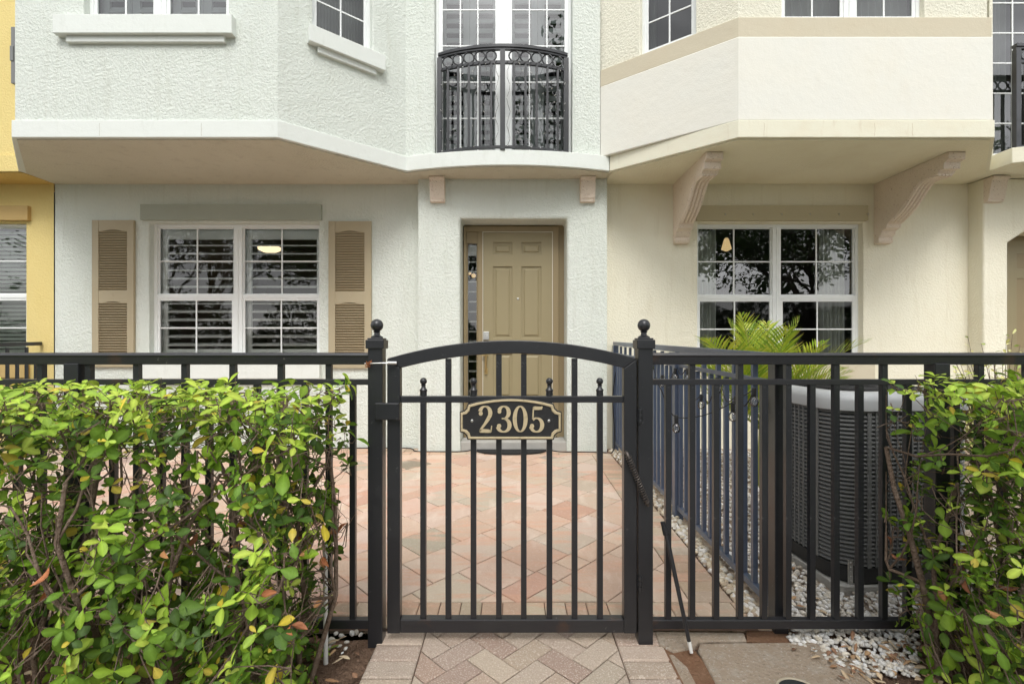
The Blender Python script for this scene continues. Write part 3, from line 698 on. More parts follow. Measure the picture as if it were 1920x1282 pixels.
# gate
gt = thing('metal_gate', (0, YF, 0), 'black metal garden gate with arched top rail and ball finials', 'gate')
gx0, gx1 = PX(728, YF), PX(1192, YF); sw = .057; ztip = PZ(638, YF); zend = PZ(672, YF)
c = (gx1-gx0)/2; sag = ztip-zend; Rr = (c*c+sag*sag)/(2*sag); xm = (gx0+gx1)/2
def za(x): return zend + math.sqrt(Rr*Rr-(x-xm)**2) - (Rr-sag)
b = MB(); hy = .022
n = 40; top = [(gx0+(gx1-gx0)*i/n, za(gx0+(gx1-gx0)*i/n)) for i in range(n+1)]
bot = [(gx0+sw+(gx1-gx0-2*sw)*i/n, za(gx0+sw+(gx1-gx0-2*sw)*i/n)-.058) for i in range(n+1)]
rings = []
for i in range(n+1): rings.append([(top[i][0], YF-hy, top[i][1]), (top[i][0], YF+hy, top[i][1]), (bot[i][0], YF+hy, bot[i][1]), (bot[i][0], YF-hy, bot[i][1])])
b.loft(rings); gf = b.build('arched_rail', m_black, gt, smooth=30, bevel=.003)
for (xa_, xb_) in ((gx0, gx0+sw), (gx1-sw, gx1)):
    inner = xb_ if xa_ == gx0 else xa_
    b = MB(); zo = zend-.0015; zi = bot[0][1]-.0015
    zz = [zo if abs(xx-inner) > .01 else zi for xx in (xa_, xb_)]
    b.prism([(xa_, .030), (xb_, .030), (xb_, zz[1]), (xa_, zz[0])], YF-hy, YF+hy, 'y'); b.build('stile', m_black, gt, bevel=.003)
b = MB(); b.box(gx0+sw, gx1-sw, YF-hy+.001, YF+hy-.001, .032, .090); b.build('bottom_rail', m_blackr, gt, bevel=.003)
zcb0, zcb1 = PZ(754, YF), PZ(742, YF)
b = MB(); b.box(gx0+sw, gx1-sw, YF-.0145, YF+.0145, zcb0, zcb1); b.build('cross_rail', m_black, gt, bevel=.002)
for i, px in enumerate((794, 841, 888, 935.5, 982, 1030, 1077, 1124.5)):
    x = PX(px, YF); tall = i in (1, 3, 4, 6)
    b = MB(); b.box(x-.0125, x+.0125, YF-.0125, YF+.0125, .090, za(x)-.060 if tall else zcb0); b.build('picket', m_black, gt, bevel=.0015)
    if not tall:
        b = MB(); b.lathe([(.012, 0), (.016, .003), (.015, .018), (.018, .026), (.010, .036), (.009, .045), (.012, .048), (.008, .051)], (x, YF, zcb1), 14); b.sphere((x, YF, zcb1+.065), .0158, 14, 10); b.build('ball_finial', m_black, gt, smooth=40)
x0, x1 = PX(702, YF-.05), PX(748, YF-.05)
b = MB(); b.box(x0, x1, YF-.048, YF-.0335, PZ(787, YF-.04), PZ(755, YF-.04)); b.build('latch_plate', m_black, gt, bevel=.004)
b = MB(); zz = PZ(680, YF); b.tube([(PX(690, YF), YF-.05, zz-.002), (PX(720, YF), YF-.052, zz), (PX(735, YF), YF-.045, zz+.001)], .003, 6); b.tube([(PX(732, YF), YF-.045, zz+.001), (PX(747, YF), YF-.035, zz)], .008, 8)
b.build('hook_wire', m_steel, gt, smooth=60)
b = MB(); zz = PZ(685, YF)
for k in range(7):
    a = rnd.uniform(0, 6); b.tube([(PX(698, YF)+rnd.uniform(-.006, .006)+.012*math.cos(a+t*1.3), YF-.047-rnd.uniform(0, .008), zz+.01+rnd.uniform(-.012, .012)+.008*math.sin(a+t*1.7)) for t in range(5)], .0018, 5)
b.build('rusty_wire_tie', m_rust, gt, smooth=60)
for py in (778, 1087):
    b = MB(); x = PX(1196, YF); z = PZ(py, YF)
    b.box(gx1+.0005, gx1+.006, YF-.03, YF-.005, z-.03, z+.03)
    for dz in (-.022, 0, .022): b.lathe([(.009, -.010), (.0095, -.008), (.0095, .008), (.009, .010)], (x+.002, YF-.032, z+dz), 12)
    b.lathe([(.005, -.04), (.005, .04)], (x+.002, YF-.032, z), 8); b.build('hinge', m_black, gt, smooth=40)
b = MB()
A = Vector((PX(1178, YF-.05), YF-.045, PZ(850, YF))); B = Vector((PX(1213, YF-.05), YF-.05, PZ(935, YF))); dv = (B-A).normalized(); u = dv.orthogonal().normalized(); v_ = dv.cross(u)
pts = [A + (B-A)*(i/240) + (u*math.cos(i*2*math.pi/12) + v_*math.sin(i*2*math.pi/12))*.0115 for i in range(241)]
b.tube(pts, .0024, 5); b.tube([A-dv*.012+Vector((0,.02,0)), A-dv*.01, A+dv*.01], .008, 8); b.tube([B-dv*.01, B+dv*.012, B+dv*.012+Vector((0,.015,0))], .008, 8)
b.build('gate_spring', m_spring, gt, smooth=60)
# plaque
pq = thing('address_plaque', (PX(957, YF), YF-.045, PZ(822, YF)), 'black and gold house number plaque 2305 hung on the gate', 'sign')
YQ = YF - .03
def plq(dx, dz, n=10):
    xa_, xb_, z0_, z1_ = PX(862, YQ)+dx, PX(1053, YQ)-dx, PZ(824, YQ)+dz, PZ(757, YQ)-dz
    zt_ = PZ(746, YQ)-dz; k = .034
    p = [(xa_+k, z0_), (xb_-k, z0_)]
    p += [(xb_-k*math.cos(R(a)), z0_+k*math.sin(R(a))) for a in (30, 60)] + [(xb_, z0_+k)]
    p += [(xb_, z1_-k)] + [(xb_-k*math.sin(R(a)), z1_-k*math.cos(R(a))) for a in (30, 60)] + [(xb_-k, z1_)]
    for i in range(1, n): 
        t = i/n; p.append((xb_-k-(xb_-xa_-2*k)*t, z1_+(zt_-z1_)*math.sin(math.pi*t)**.8))
    p += [(xa_+k, z1_)] + [(xa_+k*math.sin(R(a)), z1_-k*math.cos(R(a))) for a in (60, 30)] + [(xa_, z1_-k), (xa_, z0_+k)]
    p += [(xa_+k*math.cos(R(a)), z0_+k*math.sin(R(a))) for a in (60, 30)]
    return p
o_, i_ = plq(0, 0), plq(.004, .004); j_ = plq(.014, .014)
b = MB(); b.prism(o_, YQ-.004, YQ+.012, 'y'); b.build('plaque_board', m_paint_n, pq, bevel=.002)
b = MB(); b.loft([[(p[0], YQ-.0045, p[1]) for p in i_], [(p[0], YQ-.010, p[1]) for p in plq(.006, .006)], [(p[0], YQ-.010, p[1]) for p in plq(.012, .012)], [(p[0], YQ-.0045, p[1]) for p in j_]], caps=False)
b.build('border', m_gold, pq)
def stroke(b, pts, y0, y1, closed=False):             # pts: (x, z, width)
    n = len(pts); Lp = []; Rp = []
    for i in range(n):
        a = pts[(i-1) % n if closed else max(0, i-1)]; c_ = pts[(i+1) % n if closed else min(n-1, i+1)]
        d = Vector((c_[0]-a[0], c_[1]-a[1])); d.normalize(); nn = Vector((-d.y, d.x)); w_ = pts[i][2]/2
        Lp.append((pts[i][0]+nn.x*w_, pts[i][1]+nn.y*w_)); Rp.append((pts[i][0]-nn.x*w_, pts[i][1]-nn.y*w_))
    rng = range(n) if closed else range(n-1)
    vs = []; 
    for (l, r_) in zip(Lp, Rp): vs += [(l[0], y0, l[1]), (r_[0], y0, r_[1]), (l[0], y1, l[1]), (r_[0], y1, r_[1])]
    fs = []
    for i in rng:
        j = (i+1) % n; a, c_ = 4*i, 4*j
        fs += [(a, c_, c_+1, a+1), (a+2, a+3, c_+3, c_+2), (a, a+2, c_+2, c_), (a+1, c_+1, c_+3, a+3)]
    if not closed: fs += [(0, 1, 3, 2), (4*n-4, 4*n-2, 4*n-1, 4*n-3)]
    b.add(vs, fs)
def arcp(cx, cz, rx, rz, a0, a1, w0, w1, n=12, wf=None):
    out = []
    for i in range(n+1):
        t = i/n; a = R(a0+(a1-a0)*t); w_ = wf(math.degrees(a)) if wf else w0+(w1-w0)*t
        out.append((cx+rx*math.cos(a), cz+rz*math.sin(a), w_))
    return out
thick = lambda a: .045 + .105*abs(math.cos(R(a)))**1.3
def digit(b, ch_, ox, oz, H, y0, y1):
    def pl_(ps, closed=False): stroke(b, [(ox+p[0]*H, oz+p[1]*H, p[2]*H) for p in ps], y0, y1, closed)
    def blob(x, z, r): 
        b.prism([(ox+(x+r*math.cos(2*math.pi*k/12))*H, oz+(z+r*math.sin(2*math.pi*k/12))*H) for k in range(12)], y0-.0002, y1, 'y')
    if ch_ == '0': pl_(arcp(.27, .5, .20, .46, 0, 360-15, 0, 0, 30, thick), True)
    if ch_ == '2':
        pl_(arcp(.26, .72, .19, .24, 165, -25, 0, 0, 16, thick) + [(.36, .48, .13), (.24, .30, .09), (.10, .12, .07), (.06, .05, .05)])
        pl_([(.04, .05, .02), (.08, .06, .12), (.2, .065, .13), (.36, .055, .12), (.46, .05, .10), (.50, .07, .05)]); pl_([(.475, .03, .05), (.50, .25, .035)]); blob(.10, .70, .075)
    if ch_ == '3':
        pl_(arcp(.24, .74, .18, .22, 160, -80, 0, 0, 16, thick)); pl_(arcp(.23, .27, .22, .24, 85, -165, 0, 0, 18, thick)); pl_([(.16, .515, .045), (.28, .515, .05)]); blob(.08, .77, .07); blob(.065, .24, .08)
    if ch_ == '5':
        pl_([(.13, .94, .03), (.16, .90, .13), (.30, .895, .12), (.42, .90, .11), (.455, .96, .03)]); pl_([(.13, .93, .045), (.105, .50, .05)])
        pl_(arcp(.24, .28, .21, .25, 130, -165, 0, 0, 20, thick)); blob(.075, .24, .08)
b = MB(); H = .150*.92; zd = PZ(811, YQ)
for ch_, px in zip('2305', (897, 933, 962, 994)): 
    digit(b, ch_, PX(px, YQ)-.001, zd+.002, H*.86, YQ-.0095, YQ-.004)
b.build('house_numbers', m_gold, pq, recalc=True)
for px in (885, 1029):
    b = MB(); b.T = Matrix.Translation((PX(px, YQ), YQ-.004, PZ(788.5, YQ))) @ Matrix.Rotation(R(90), 4, 'X'); b.lathe([(.0062, 0), (.0062, .002), (.004, .0035), (.002, .0036)], (0,0,0), 12); b.build('screw', m_steel, pq, smooth=40)
# prop rod
rd = thing('metal_rod', (PX(1297, 1.98), 1.98, -.01), 'thin black rod with white tip leaning on the fence right of the gate', 'rod')
b = MB(); Bt = Vector((PX(1296, 2.02), 2.02, PZ(1221, 2.02))); Tp = Vector((PX(1249, 2.085), 2.085, PZ(1000, 2.085)))
b.tube([Bt + (Tp-Bt)*t for t in (.08, .5, 1)], [.0085, .009, .010], 10); b.build('shaft', m_black, rd, smooth=60)
b = MB(); d = (Tp-Bt).normalized(); b.tube([Tp-d*.005, Tp+d*.02, Tp+d*.032+Vector((-.004,0,0)), Tp+d*.05+Vector((-.004,0,0))], [.014, .0145, .010, .011], 10); b.build('grip', m_blkmat, rd, smooth=40)
b = MB(); b.tube([Bt-d*.004, Bt+d*.042], [.0075, .0088], 10); b.build('tip', m_pipe, rd, smooth=60)
# white pipe stake by the hedge
b = MB(); b.tube([(PX(611, 2.0), 2.0, -.03), (PX(608, 2.0), 2.01, .46)], .0095, 10); tag(b.build('plastic_pipe', m_pipe, smooth=60), 'slim white plastic pipe standing at the right end of the long hedge', 'pipe')
# ================================================================== PAVING
def clip(poly, x0, x1, y0, y1):
    def c1(P, f, val, keep):
        out = []
        for i in range(len(P)):
            a, c_ = P[i-1], P[i]; ia, ic = keep(a), keep(c_)
            if ia != ic:
                t = (val-a[f])/(c_[f]-a[f]); out.append((a[0]+(c_[0]-a[0])*t, a[1]+(c_[1]-a[1])*t))
            if ic: out.append(c_)
        return out
    for f, val, kp in ((0, x0, lambda p: p[0] >= x0), (0, x1, lambda p: p[0] <= x1), (1, y0, lambda p: p[1] >= y0), (1, y1, lambda p: p[1] <= y1)):
        if not poly: return []
        poly = c1(poly, f, val, kp)
    return poly
def paver(b, poly, col, j=.003, bv=.005, ztop=0.0, hgt=.03, tilt=.0012):
    n = len(poly)
    if n < 3: return
    ar = sum(poly[i-1][0]*poly[i][1]-poly[i][0]*poly[i-1][1] for i in range(n))/2
    if ar < 0: poly = poly[::-1]; ar = -ar
    if ar < .0004: return
    def off(d):
        out = []
        for i in range(n):
            p0, p1, p2 = Vector(poly[i-1]), Vector(poly[i]), Vector(poly[(i+1) % n])
            e1 = (p1-p0); e2 = (p2-p1)
            if e1.length < 1e-5 or e2.length < 1e-5: return None
            e1.normalize(); e2.normalize(); n1 = Vector((-e1.y, e1.x)); n2 = Vector((-e2.y, e2.x))
            m = n1+n2
            if m.length < 1e-4: return None
            m.normalize(); k = min(3, 1/max(.25, m.dot(n1))); out.append(p1 + m*d*k)
        return out
    A, B2 = off(j), off(j+bv)
    if A is None or B2 is None: return
    tz = rnd.uniform(-tilt, tilt); tx, ty = rnd.uniform(-tilt, tilt)*3, rnd.uniform(-tilt, tilt)*3
    cx_, cy_ = sum(p[0] for p in poly)/n, sum(p[1] for p in poly)/n
    def Z(p, z): return ztop + z + tz + (p[0]-cx_)*tx + (p[1]-cy_)*ty + g(p[1])
    vs = [(p[0], p[1], Z(p, -hgt)) for p in A] + [(p[0], p[1], Z(p, -bv*.8)) for p in A] + [(p[0], p[1], Z(p, 0)) for p in B2]
    fs = [tuple(range(2*n, 3*n))]
    for i in range(n):
        k = (i+1) % n; fs += [(i, k, n+k, n+i), (n+i, n+k, 2*n+k, 2*n+i)]
    dk = tuple(c_*.85 for c_ in col)
    b.add(vs, fs, [dk]*n + [col]*(2*n))
pcols = [s2l(222,194,172), s2l(225,199,179), s2l(219,188,166), s2l(216,182,160), s2l(222,192,172), s2l(212,194,174), s2l(226,203,186), s2l(212,172,150), s2l(188,176,158), s2l(160,148,130), s2l(186,158,146)]
pw = [6, 6, 5, 4, 6, 3.5, 5, 3.2, 1.8, 1.5, 1.8]
def jc(c_, a=.06): 
    k = 1 + rnd.uniform(-a, a); return tuple(min(.9, x*k*(1+rnd.uniform(-.02, .02))*.80) for x in c_)
b = MB(); X0, X1, Y0, Y1 = -5.35, .90, 2.42, 5.40
cs, sn = math.cos(R(45)), math.sin(R(45)); S = .308
# rows run on the diagonal: full squares, and bands of narrower blocks between them
v0 = -2.0; row = 0
while v0 < 9.5:
    hgt_ = S if row % 3 != 1 else S*.5 if row % 2 else S
    u0 = -9 + rnd.choice([0, S/2, S/2*1.0]) + (row*.137 % S)
    while u0 < 9.5:
        L_ = rnd.choice([S, S, S*1.5, S]) if hgt_ == S else rnd.choice([S, S*.5, S*1.0])
        q = [(u0, v0), (u0+L_, v0), (u0+L_, v0+hgt_), (u0, v0+hgt_)]
        q = [(x*cs - y*sn, x*sn + y*cs) for x, y in q]
        q = [(x+.02, y) for x, y in q]
        q = clip(q, X0, X1, Y0, Y1)
        if q: paver(b, q, jc(rnd.choices(pcols, pw)[0], .06), j=.0030, bv=.0035)
        u0 += L_
    v0 += hgt_; row += 1
bcols = [s2l(206,184,160), s2l(200,172,148), s2l(196,178,156), s2l(212,192,168), s2l(188,166,142)]
x = X0                                               # soldier course along the front and against the house
while x < X1+.21:
    paver(b, [(x, 2.30), (x+.104, 2.30), (x+.104, 2.42), (x, 2.42)], jc(rnd.choice(bcols)), j=.002, bv=.004); x += .104
x = X0
while x < X1+.2:
    paver(b, [(x, 5.40), (x+.21, 5.40), (x+.21, 5.50), (x, 5.50)], jc(rnd.choice(bcols)), j=.002, bv=.004)
    paver(b, [(x-.1, 5.50), (x+.11, 5.50), (x+.11, 5.72), (x-.1, 5.72)], jc(rnd.choice(bcols)), j=.002, bv=.004); x += .21
x = X0
while x < X1+.2:
    paver(b, [(x, 2.205), (x+.205, 2.205), (x+.205, 2.30), (x, 2.30)], jc(rnd.choice(bcols)), j=.002, bv=.004); x += .205
y = 2.42
while y < 5.40:
    paver(b, [(X1, y), (X1+.215, y), (X1+.215, y+.104), (X1, y+.104)], jc(rnd.choice(bcols)), j=.002, bv=.004); y += .104
tag(b.build('patio_paving', m_paver, world0=True, recalc=False), kind='structure')
# herringbone path outside the gate
b = MB(); hcols = [s2l(204,186,168), s2l(198,178,162), s2l(210,192,174), s2l(192,168,152), s2l(204,182,164)]
px0, px1 = -.595, .662; w_ = .205
k = .1035
for i in range(-40, 41):
    for j in range(-40, 41):
        r4 = (i - j) % 4
        if r4 == 0: q = [(i*k, j*k), ((i+2)*k, j*k), ((i+2)*k, (j+1)*k), (i*k, (j+1)*k)]
        elif r4 == 3: q = [(i*k, j*k), ((i+1)*k, j*k), ((i+1)*k, (j+2)*k), (i*k, (j+2)*k)]
        else: continue
        q = [((x*cs - y_*sn)+.03, (x*sn + y_*cs)+.9) for x, y_ in q]
        q = clip(q, px0+w_, px1-w_, -.6, 2.205)
        if q: paver(b, q, jc(rnd.choice(hcols)), j=.0022, bv=.005, tilt=.0022, ztop=-.008)
y = -.6
while y < 2.105:
    for xa_ in (px0, px1-w_): paver(b, [(xa_, y), (xa_+w_, y), (xa_+w_, y+k), (xa_, y+k)], jc(rnd.choice(hcols), .09), j=.0032, bv=.007, tilt=.0025, ztop=-.008)
    y += k
tag(b.build('brick_path', m_brick, world0=True, recalc=False), kind='structure')
def sheet(name, x0, x1, y0, y1, z, mt, nx=1, ny=1, amp=0, fr=3, slope=False):
    b = MB(); vs = []; fs = []
    for j in range(ny+1):
        for i in range(nx+1):
            x = x0+(x1-x0)*i/nx; y = y0+(y1-y0)*j/ny
            vs.append((x, y, z + (g(y) if slope else 0) + (amp*noise.noise(Vector((x*fr, y*fr, 1.7))) if amp else 0)))
    for j in range(ny):
        for i in range(nx): a = j*(nx+1)+i; fs.append((a, a+1, a+nx+2, a+nx+1))
    b.add(vs, fs); return tag(b.build(name, mt, smooth=180, recalc=False, world0=True), kind='structure')
sheet('ground', -300, 300, -300, 300, -.13, m_grass)
sheet('joint_sand', -5.6, 1.13, 2.195, 5.9, -.008, m_sand, 2, 30, slope=True)
sheet('path_bedding', px0+.004, px1-.004, -.6, 2.205, -.022, m_sand)
sheet('garden_soil_bed', -6, px0-.001, .9, 2.16, -.025, m_soil, 80, 30, .02, 6)
sheet('garden_soil_border', px1+.001, 6, .9, 2.24, -.03, m_soil, 80, 30, .016, 6)
sheet('gravel_yard_floor', 1.12, 8.6, 2.2, 5.9, -.012, m_conc, 2, 20, slope=True)
sheet('sidewalk', -40, 40, -1.6, .9, -.05, m_concg)
sheet('road', -60, 60, -9.5, -3.2, -.10, m_road)
# concrete slab, orange soil
def flat_poly(name, pts, z0, z1, mt, bevel=.006, kind='structure'):
    b = MB(); b.prism(pts, z0, z1); return tag(b.build(name, mt, bevel=bevel), kind=kind)
def gp(px, py, z=0): Y = (CAMZ-z)*F/(py-CY); return (PX(px, Y), Y)
flat_poly('concrete_slab', [gp(1352, 1330), gp(1345, 1282), gp(1308, 1215), gp(1312, 1203), gp(1520, 1200), gp(1570, 1213), gp(1610, 1245), gp(1640, 1282), gp(1660, 1330)][::-1], -.05, -.004, m_conc, .008)
flat_poly('concrete_kerb', [gp(1228, 1182), gp(1236, 1205), gp(1262, 1219), gp(1300, 1211), gp(1310, 1200), gp(1400, 1199), gp(1395, 1184)][::-1], -.05, -.002, m_conc, .006)
flat_poly('mortar_edge', [(px1+.001, 1.2), (px1+.001, 2.03), (px1+.02, 2.03), (px1+.05, 1.95), (px1+.045, 1.2)], -.05, -.010, m_conc, .004)
b = MB(); vs = []; fs = []
pp = [gp(1238, 1207), gp(1300, 1212), gp(1330, 1245), gp(1356, 1282), gp(1380, 1340), gp(1280, 1340), gp(1274, 1282), gp(1262, 1245)]
b.prism(pp[::-1], -.04, -.012); tag(b.build('orange_soil', m_rsoil), kind='structure')
b = MB(); b.prism([gp(1400, 1176), gp(1400, 1197), gp(1500, 1199), gp(1520, 1178)][::-1], -.04, -.014); b.prism([gp(1425, 1183), gp(1380, 1184), gp(1380, 1186)][::-1], -.04, -.015); tag(b.build('orange_soil_strip', m_rsoil), kind='structure')
# round lid at the bottom of the frame
c_ = gp(1491, 1290, 0); b = MB()
b.T = Matrix.Translation((c_[0], c_[1]-.03, 0))
lid = thing('ground_light', (c_[0], c_[1]-.03, 0), 'round dark lens in a pale ring set in the concrete slab', 'ground light')
b.lathe([(.078, -.03), (.080, .004), (.078, .010), (.073, .010), (.071, .005)], (0,0,0), 40); b.build('rim', mat('brass rim', (.55, .48, .36), .5, metal=.3), lid, smooth=40)
b = MB(); b.T = Matrix.Translation((c_[0], c_[1]-.03, 0)); b.lathe([(.070, 0), (.070, .007), (.05, .0075), (.02, .0078)], (0,0,0), 40); b.build('lens', mat('dark lens', (.035, .04, .04), .18), lid, smooth=40)
# ------------------------------------------------------------------ stones
ICO = None
def ico():
    global ICO
    if ICO is None:
        bm = bmesh.new(); bmesh.ops.create_icosphere(bm, subdivisions=1, radius=1); bm.verts.ensure_lookup_table()
        ICO = ([v.co.copy() for v in bm.verts], [tuple(v.index for v in f.verts) for f in bm.faces]); bm.free()
    return ICO
ICO2 = None
def stone(b, c, s, col, flat=.55, fine=False):
    global ICO2
    if fine:
        if ICO2 is None:
            bm = bmesh.new(); bmesh.ops.create_icosphere(bm, subdivisions=2, radius=1); bm.verts.ensure_lookup_table()
            ICO2 = ([v.co.copy() for v in bm.verts], [tuple(v.index for v in f.verts) for f in bm.faces]); bm.free()
        V, Fc = ICO2
    else: V, Fc = ico()
    Rm = Matrix.Rotation(rnd.uniform(0, 6.28), 3, 'Z') @ Matrix.Rotation(rnd.uniform(-.5, .5), 3, 'X')
    sx, sy, sz = s*rnd.uniform(.8, 1.3), s*rnd.uniform(.55, .9), s*flat*rnd.uniform(.7, 1.2)
    o_ = rnd.uniform(0, 100)
    vs = []
    for v in V:
        k = 1 + .28*noise.noise(Vector((v.x*1.3+o_, v.y*1.3, v.z*1.3)))
        vs.append(Vector(c) + Rm @ Vector((v.x*sx*k, v.y*sy*k, v.z*sz*k)))
    b.add(vs, Fc, col)
wcols = [(.74,.72,.68), (.66,.63,.58), (.78,.77,.75), (.58,.54,.48), (.70,.64,.54), (.50,.44,.36)]
def jitter(c_, a=.1): k = 1+rnd.uniform(-a, a); return tuple(x*k for x in c_)
b = MB()
for i in range(6800):
    y = 2.17 + 3.4*rnd.random()**1.25; x = rnd.uniform(1.26, 1.30+.30*y) if rnd.random() < .8 else rnd.uniform(1.26, 3.0)
    if 1.66 < x < 2.5 and 2.48 < y < 3.32: continue
    stone(b, (x, y, g(y)+.004+rnd.uniform(0, .012)), rnd.uniform(.009, .019), jitter(rnd.choice(wcols)), .6)
for i in range(1100):
    px = rnd.uniform(1480, 1720); py = rnd.uniform(1172, 1262)
    if py > 1196 + max(0, (px-1500))*.55 + rnd.uniform(-6, 14): continue
    if px > 1560 and rnd.random() < .4: continue
    x, y = gp(px, py); stone(b, (x, y, -.014+rnd.uniform(0, .012)), rnd.uniform(.009, .018), jitter(rnd.choice(wcols)), .6)
tag(b.build('white_gravel', m_stonew, smooth=180, recalc=False), 'white marble chip gravel around the condenser unit', 'gravel', kind='stuff')
b = MB(); rc = [(.62,.55,.42), (.70,.66,.58), (.52,.42,.30), (.60,.50,.36), (.74,.71,.66), (.45,.36,.27)]
for i in range(900):
    y = 2.22 + 3.4*rnd.random()**1.2; stone(b, (rnd.uniform(1.128, 1.215), y, g(y)+rnd.uniform(-.004, .012)), rnd.uniform(.012, .022), jitter(rnd.choice(rc)), .7, fine=(y < 3.4))
tag(b.build('river_pebbles', m_stonew, smooth=180, recalc=False), 'tan river pebbles in a strip along the dividing fence', 'pebbles', kind='stuff')
b = MB()
for (px, py, s) in ((622, 1196, .022), (640, 1186, .014), (618, 1208, .012), (636, 1205, .010), (648, 1210, .011), (650, 1198, .012), (660, 1182, .018), (668, 1180, .016), (630, 1182, .013), (676, 1184, .012), (642, 1218, .007)):
    x, y = gp(px, py); stone(b, (x, y, -.012), s, jitter(rnd.choice(wcols[:4])), .55, fine=True)
tag(b.build('pale_stones', m_stonew, smooth=180, recalc=False), 'few pale stones on bare soil left of the gate post', 'stones', kind='stuff')
# ================================================================== CONDENSER UNIT
ac = thing('air_conditioner', (2.08, 2.90, 0), 'grey air conditioner condenser with louvred sides standing on white gravel', 'air conditioner')
def rrect(hx, hy, r, z, n=8):
    out = []
    for (sx, sy, a0) in ((1,1,0), (-1,1,90), (-1,-1,180), (1,-1,270)):
        for i in range(n+1):
            a = R(a0 + 90*i/n); out.append((sx*(hx-r)+r*math.cos(a), sy*(hy-r)+r*math.sin(a), z))
    return out
TA = Matrix.Translation((2.08, 2.92, 0)) @ Matrix.Rotation(R(3), 4, 'Z')
HX = .395
b = MB(TA); b.loft([rrect(.405, .405, .06, -.01), rrect(.405, .405, .06, .04)]); b.build('concrete_pad', m_concg, ac, bevel=.005)
b = MB(TA); b.loft([rrect(HX-.01, HX-.01, .15, .041), rrect(HX+.004, HX+.004, .16, .055), rrect(HX+.004, HX+.004, .16, .125), rrect(HX-.02, HX-.02, .15, .13)]); b.build('base_pan', m_acdark, ac, smooth=40)
b = MB(TA); b.loft([rrect(HX-.022, HX-.022, .145, .125), rrect(HX-.022, HX-.022, .145, .96)]); b.build('core', m_acdark, ac, smooth=60)
b = MB(TA); z = .135
while z < .945:
    b.loft([rrect(HX-.018, HX-.018, .15, z+.014), rrect(HX, HX, .16, z), rrect(HX, HX, .16, z+.006), rrect(HX-.018, HX-.018, .15, z+.019)], caps=False); z += .0222
lv = b.build('louvre_panel', m_acg, ac, smooth=40)
b = MB(TA)
for i in range(-6, 7):
    wv = .010 if i in (-6, 6, 0) else .004
    p = i*(HX-.165)/6
    for (x_, y_, hx_, hy_) in ((p, -HX, wv, .004), (p, HX, wv, .004), (-HX, p, .004, wv), (HX, p, .004, wv)):
        b.box(x_-hx_, x_+hx_, y_-hy_, y_+hy_, .128, .955)
b.build('panel_ribs', m_acg, ac, bevel=.001)
b = MB(TA); b.loft([rrect(HX+.002, HX+.002, .16, .945), rrect(HX+.012, HX+.012, .17, .95), rrect(HX+.014, HX+.014, .17, 1.0), rrect(HX+.004, HX+.004, .165, 1.03), rrect(HX-.03, HX-.03, .15, 1.046), rrect(HX-.06, HX-.06, .14, 1.046), rrect(HX-.065, HX-.065, .14, 1.03)], caps=False); b.build('top_cap', m_accap, ac, smooth=50)
b = MB(TA); b.loft([rrect(HX-.06, HX-.06, .14, 1.02), rrect(HX-.06, HX-.06, .14, 1.031)])
for k in range(9): 
    r_ = .06 + k*.032; b.tube([(r_*math.cos(a), r_*math.sin(a), 1.05) for a in [2*math.pi*i/36 for i in range(37)]], .0035, 5, caps=False)
for k in range(12): a = k*math.pi/6; b.tube([(.03*math.cos(a), .03*math.sin(a), 1.054), (.325*math.cos(a), .325*math.sin(a), 1.045)], .0035, 5)
b.lathe([(.07, 1.035), (.07, 1.056), (.05, 1.062)], (0,0,0), 20); b.build('fan_grille', m_acdark, ac, smooth=50)
b = MB(TA); b.box(-HX+.06, -HX+.085, -HX+.01, -HX+.016, .02, .17); b.T = TA
for i in range(6): b.sphere((-HX+.0725, -HX+.009, .035+i*.024), .005, 6, 5)
b.build('strap', m_steel, ac)
# cables, mat
def cable(name, pts, r, label, cat='cable', n=6):
    b = MB(); b.tube(pts, r, n); return tag(b.build(name, m_cable, smooth=180), label, cat)
def smoothp(pts, k=6):
    P = [Vector(p) for p in pts]; out = []
    for i in range(len(P)-1):
        p0, p1, p2, p3 = P[max(0, i-1)], P[i], P[i+1], P[min(len(P)-1, i+2)]
        for j in range(k):
            t = j/k; out.append(.5*((2*p1) + (-p0+p2)*t + (2*p0-5*p1+4*p2-p3)*t*t + (-p0+3*p1-3*p2+p3)*t**3))
    out.append(P[-1]); return out
zc_ = .068
cable('power_cable', smoothp([(-5.2, 5.70, zc_), (-3.5, 5.715, zc_), (-1.9, 5.70, zc_), (-1.25, 5.70, zc_), (-1.1, 5.53, zc_), (-.8, 5.515, zc_), (-.62, 5.51, zc_), (-.50, 5.56, zc_), (-.45, 5.72, zc_), (-.5, 5.83, .10), (-.56, 5.85, .2)]), .006, 'thin black cable on the paving along the green wall, left of the doorway')
cable('power_cable', smoothp([(.55, 5.85, .2), (.50, 5.80, .1), (.44, 5.66, zc_), (.52, 5.52, zc_), (.75, 5.50, zc_), (1.0, 5.49, zc_), (1.13, 5.45, zc_), (1.20, 5.6, .2), (1.18, 5.62, .7), (1.24, 5.62, 1.1)]), .006, 'thin black cable looping from the doorway to the dividing fence')
b = MB(); b.T = Matrix.Translation((PX(958, 5.62), 5.58, .066)); n = 28
b.prism([(.42*math.cos(math.pi*i/n+math.pi), .22*math.sin(math.pi*i/n+math.pi)) for i in range(n+1)] + [(.42, .10), (-.42, .10)], 0, .014); tag(b.build('doormat', m_blkmat, bevel=.004), 'black half round rubber doormat in front of the tan door', 'doormat')
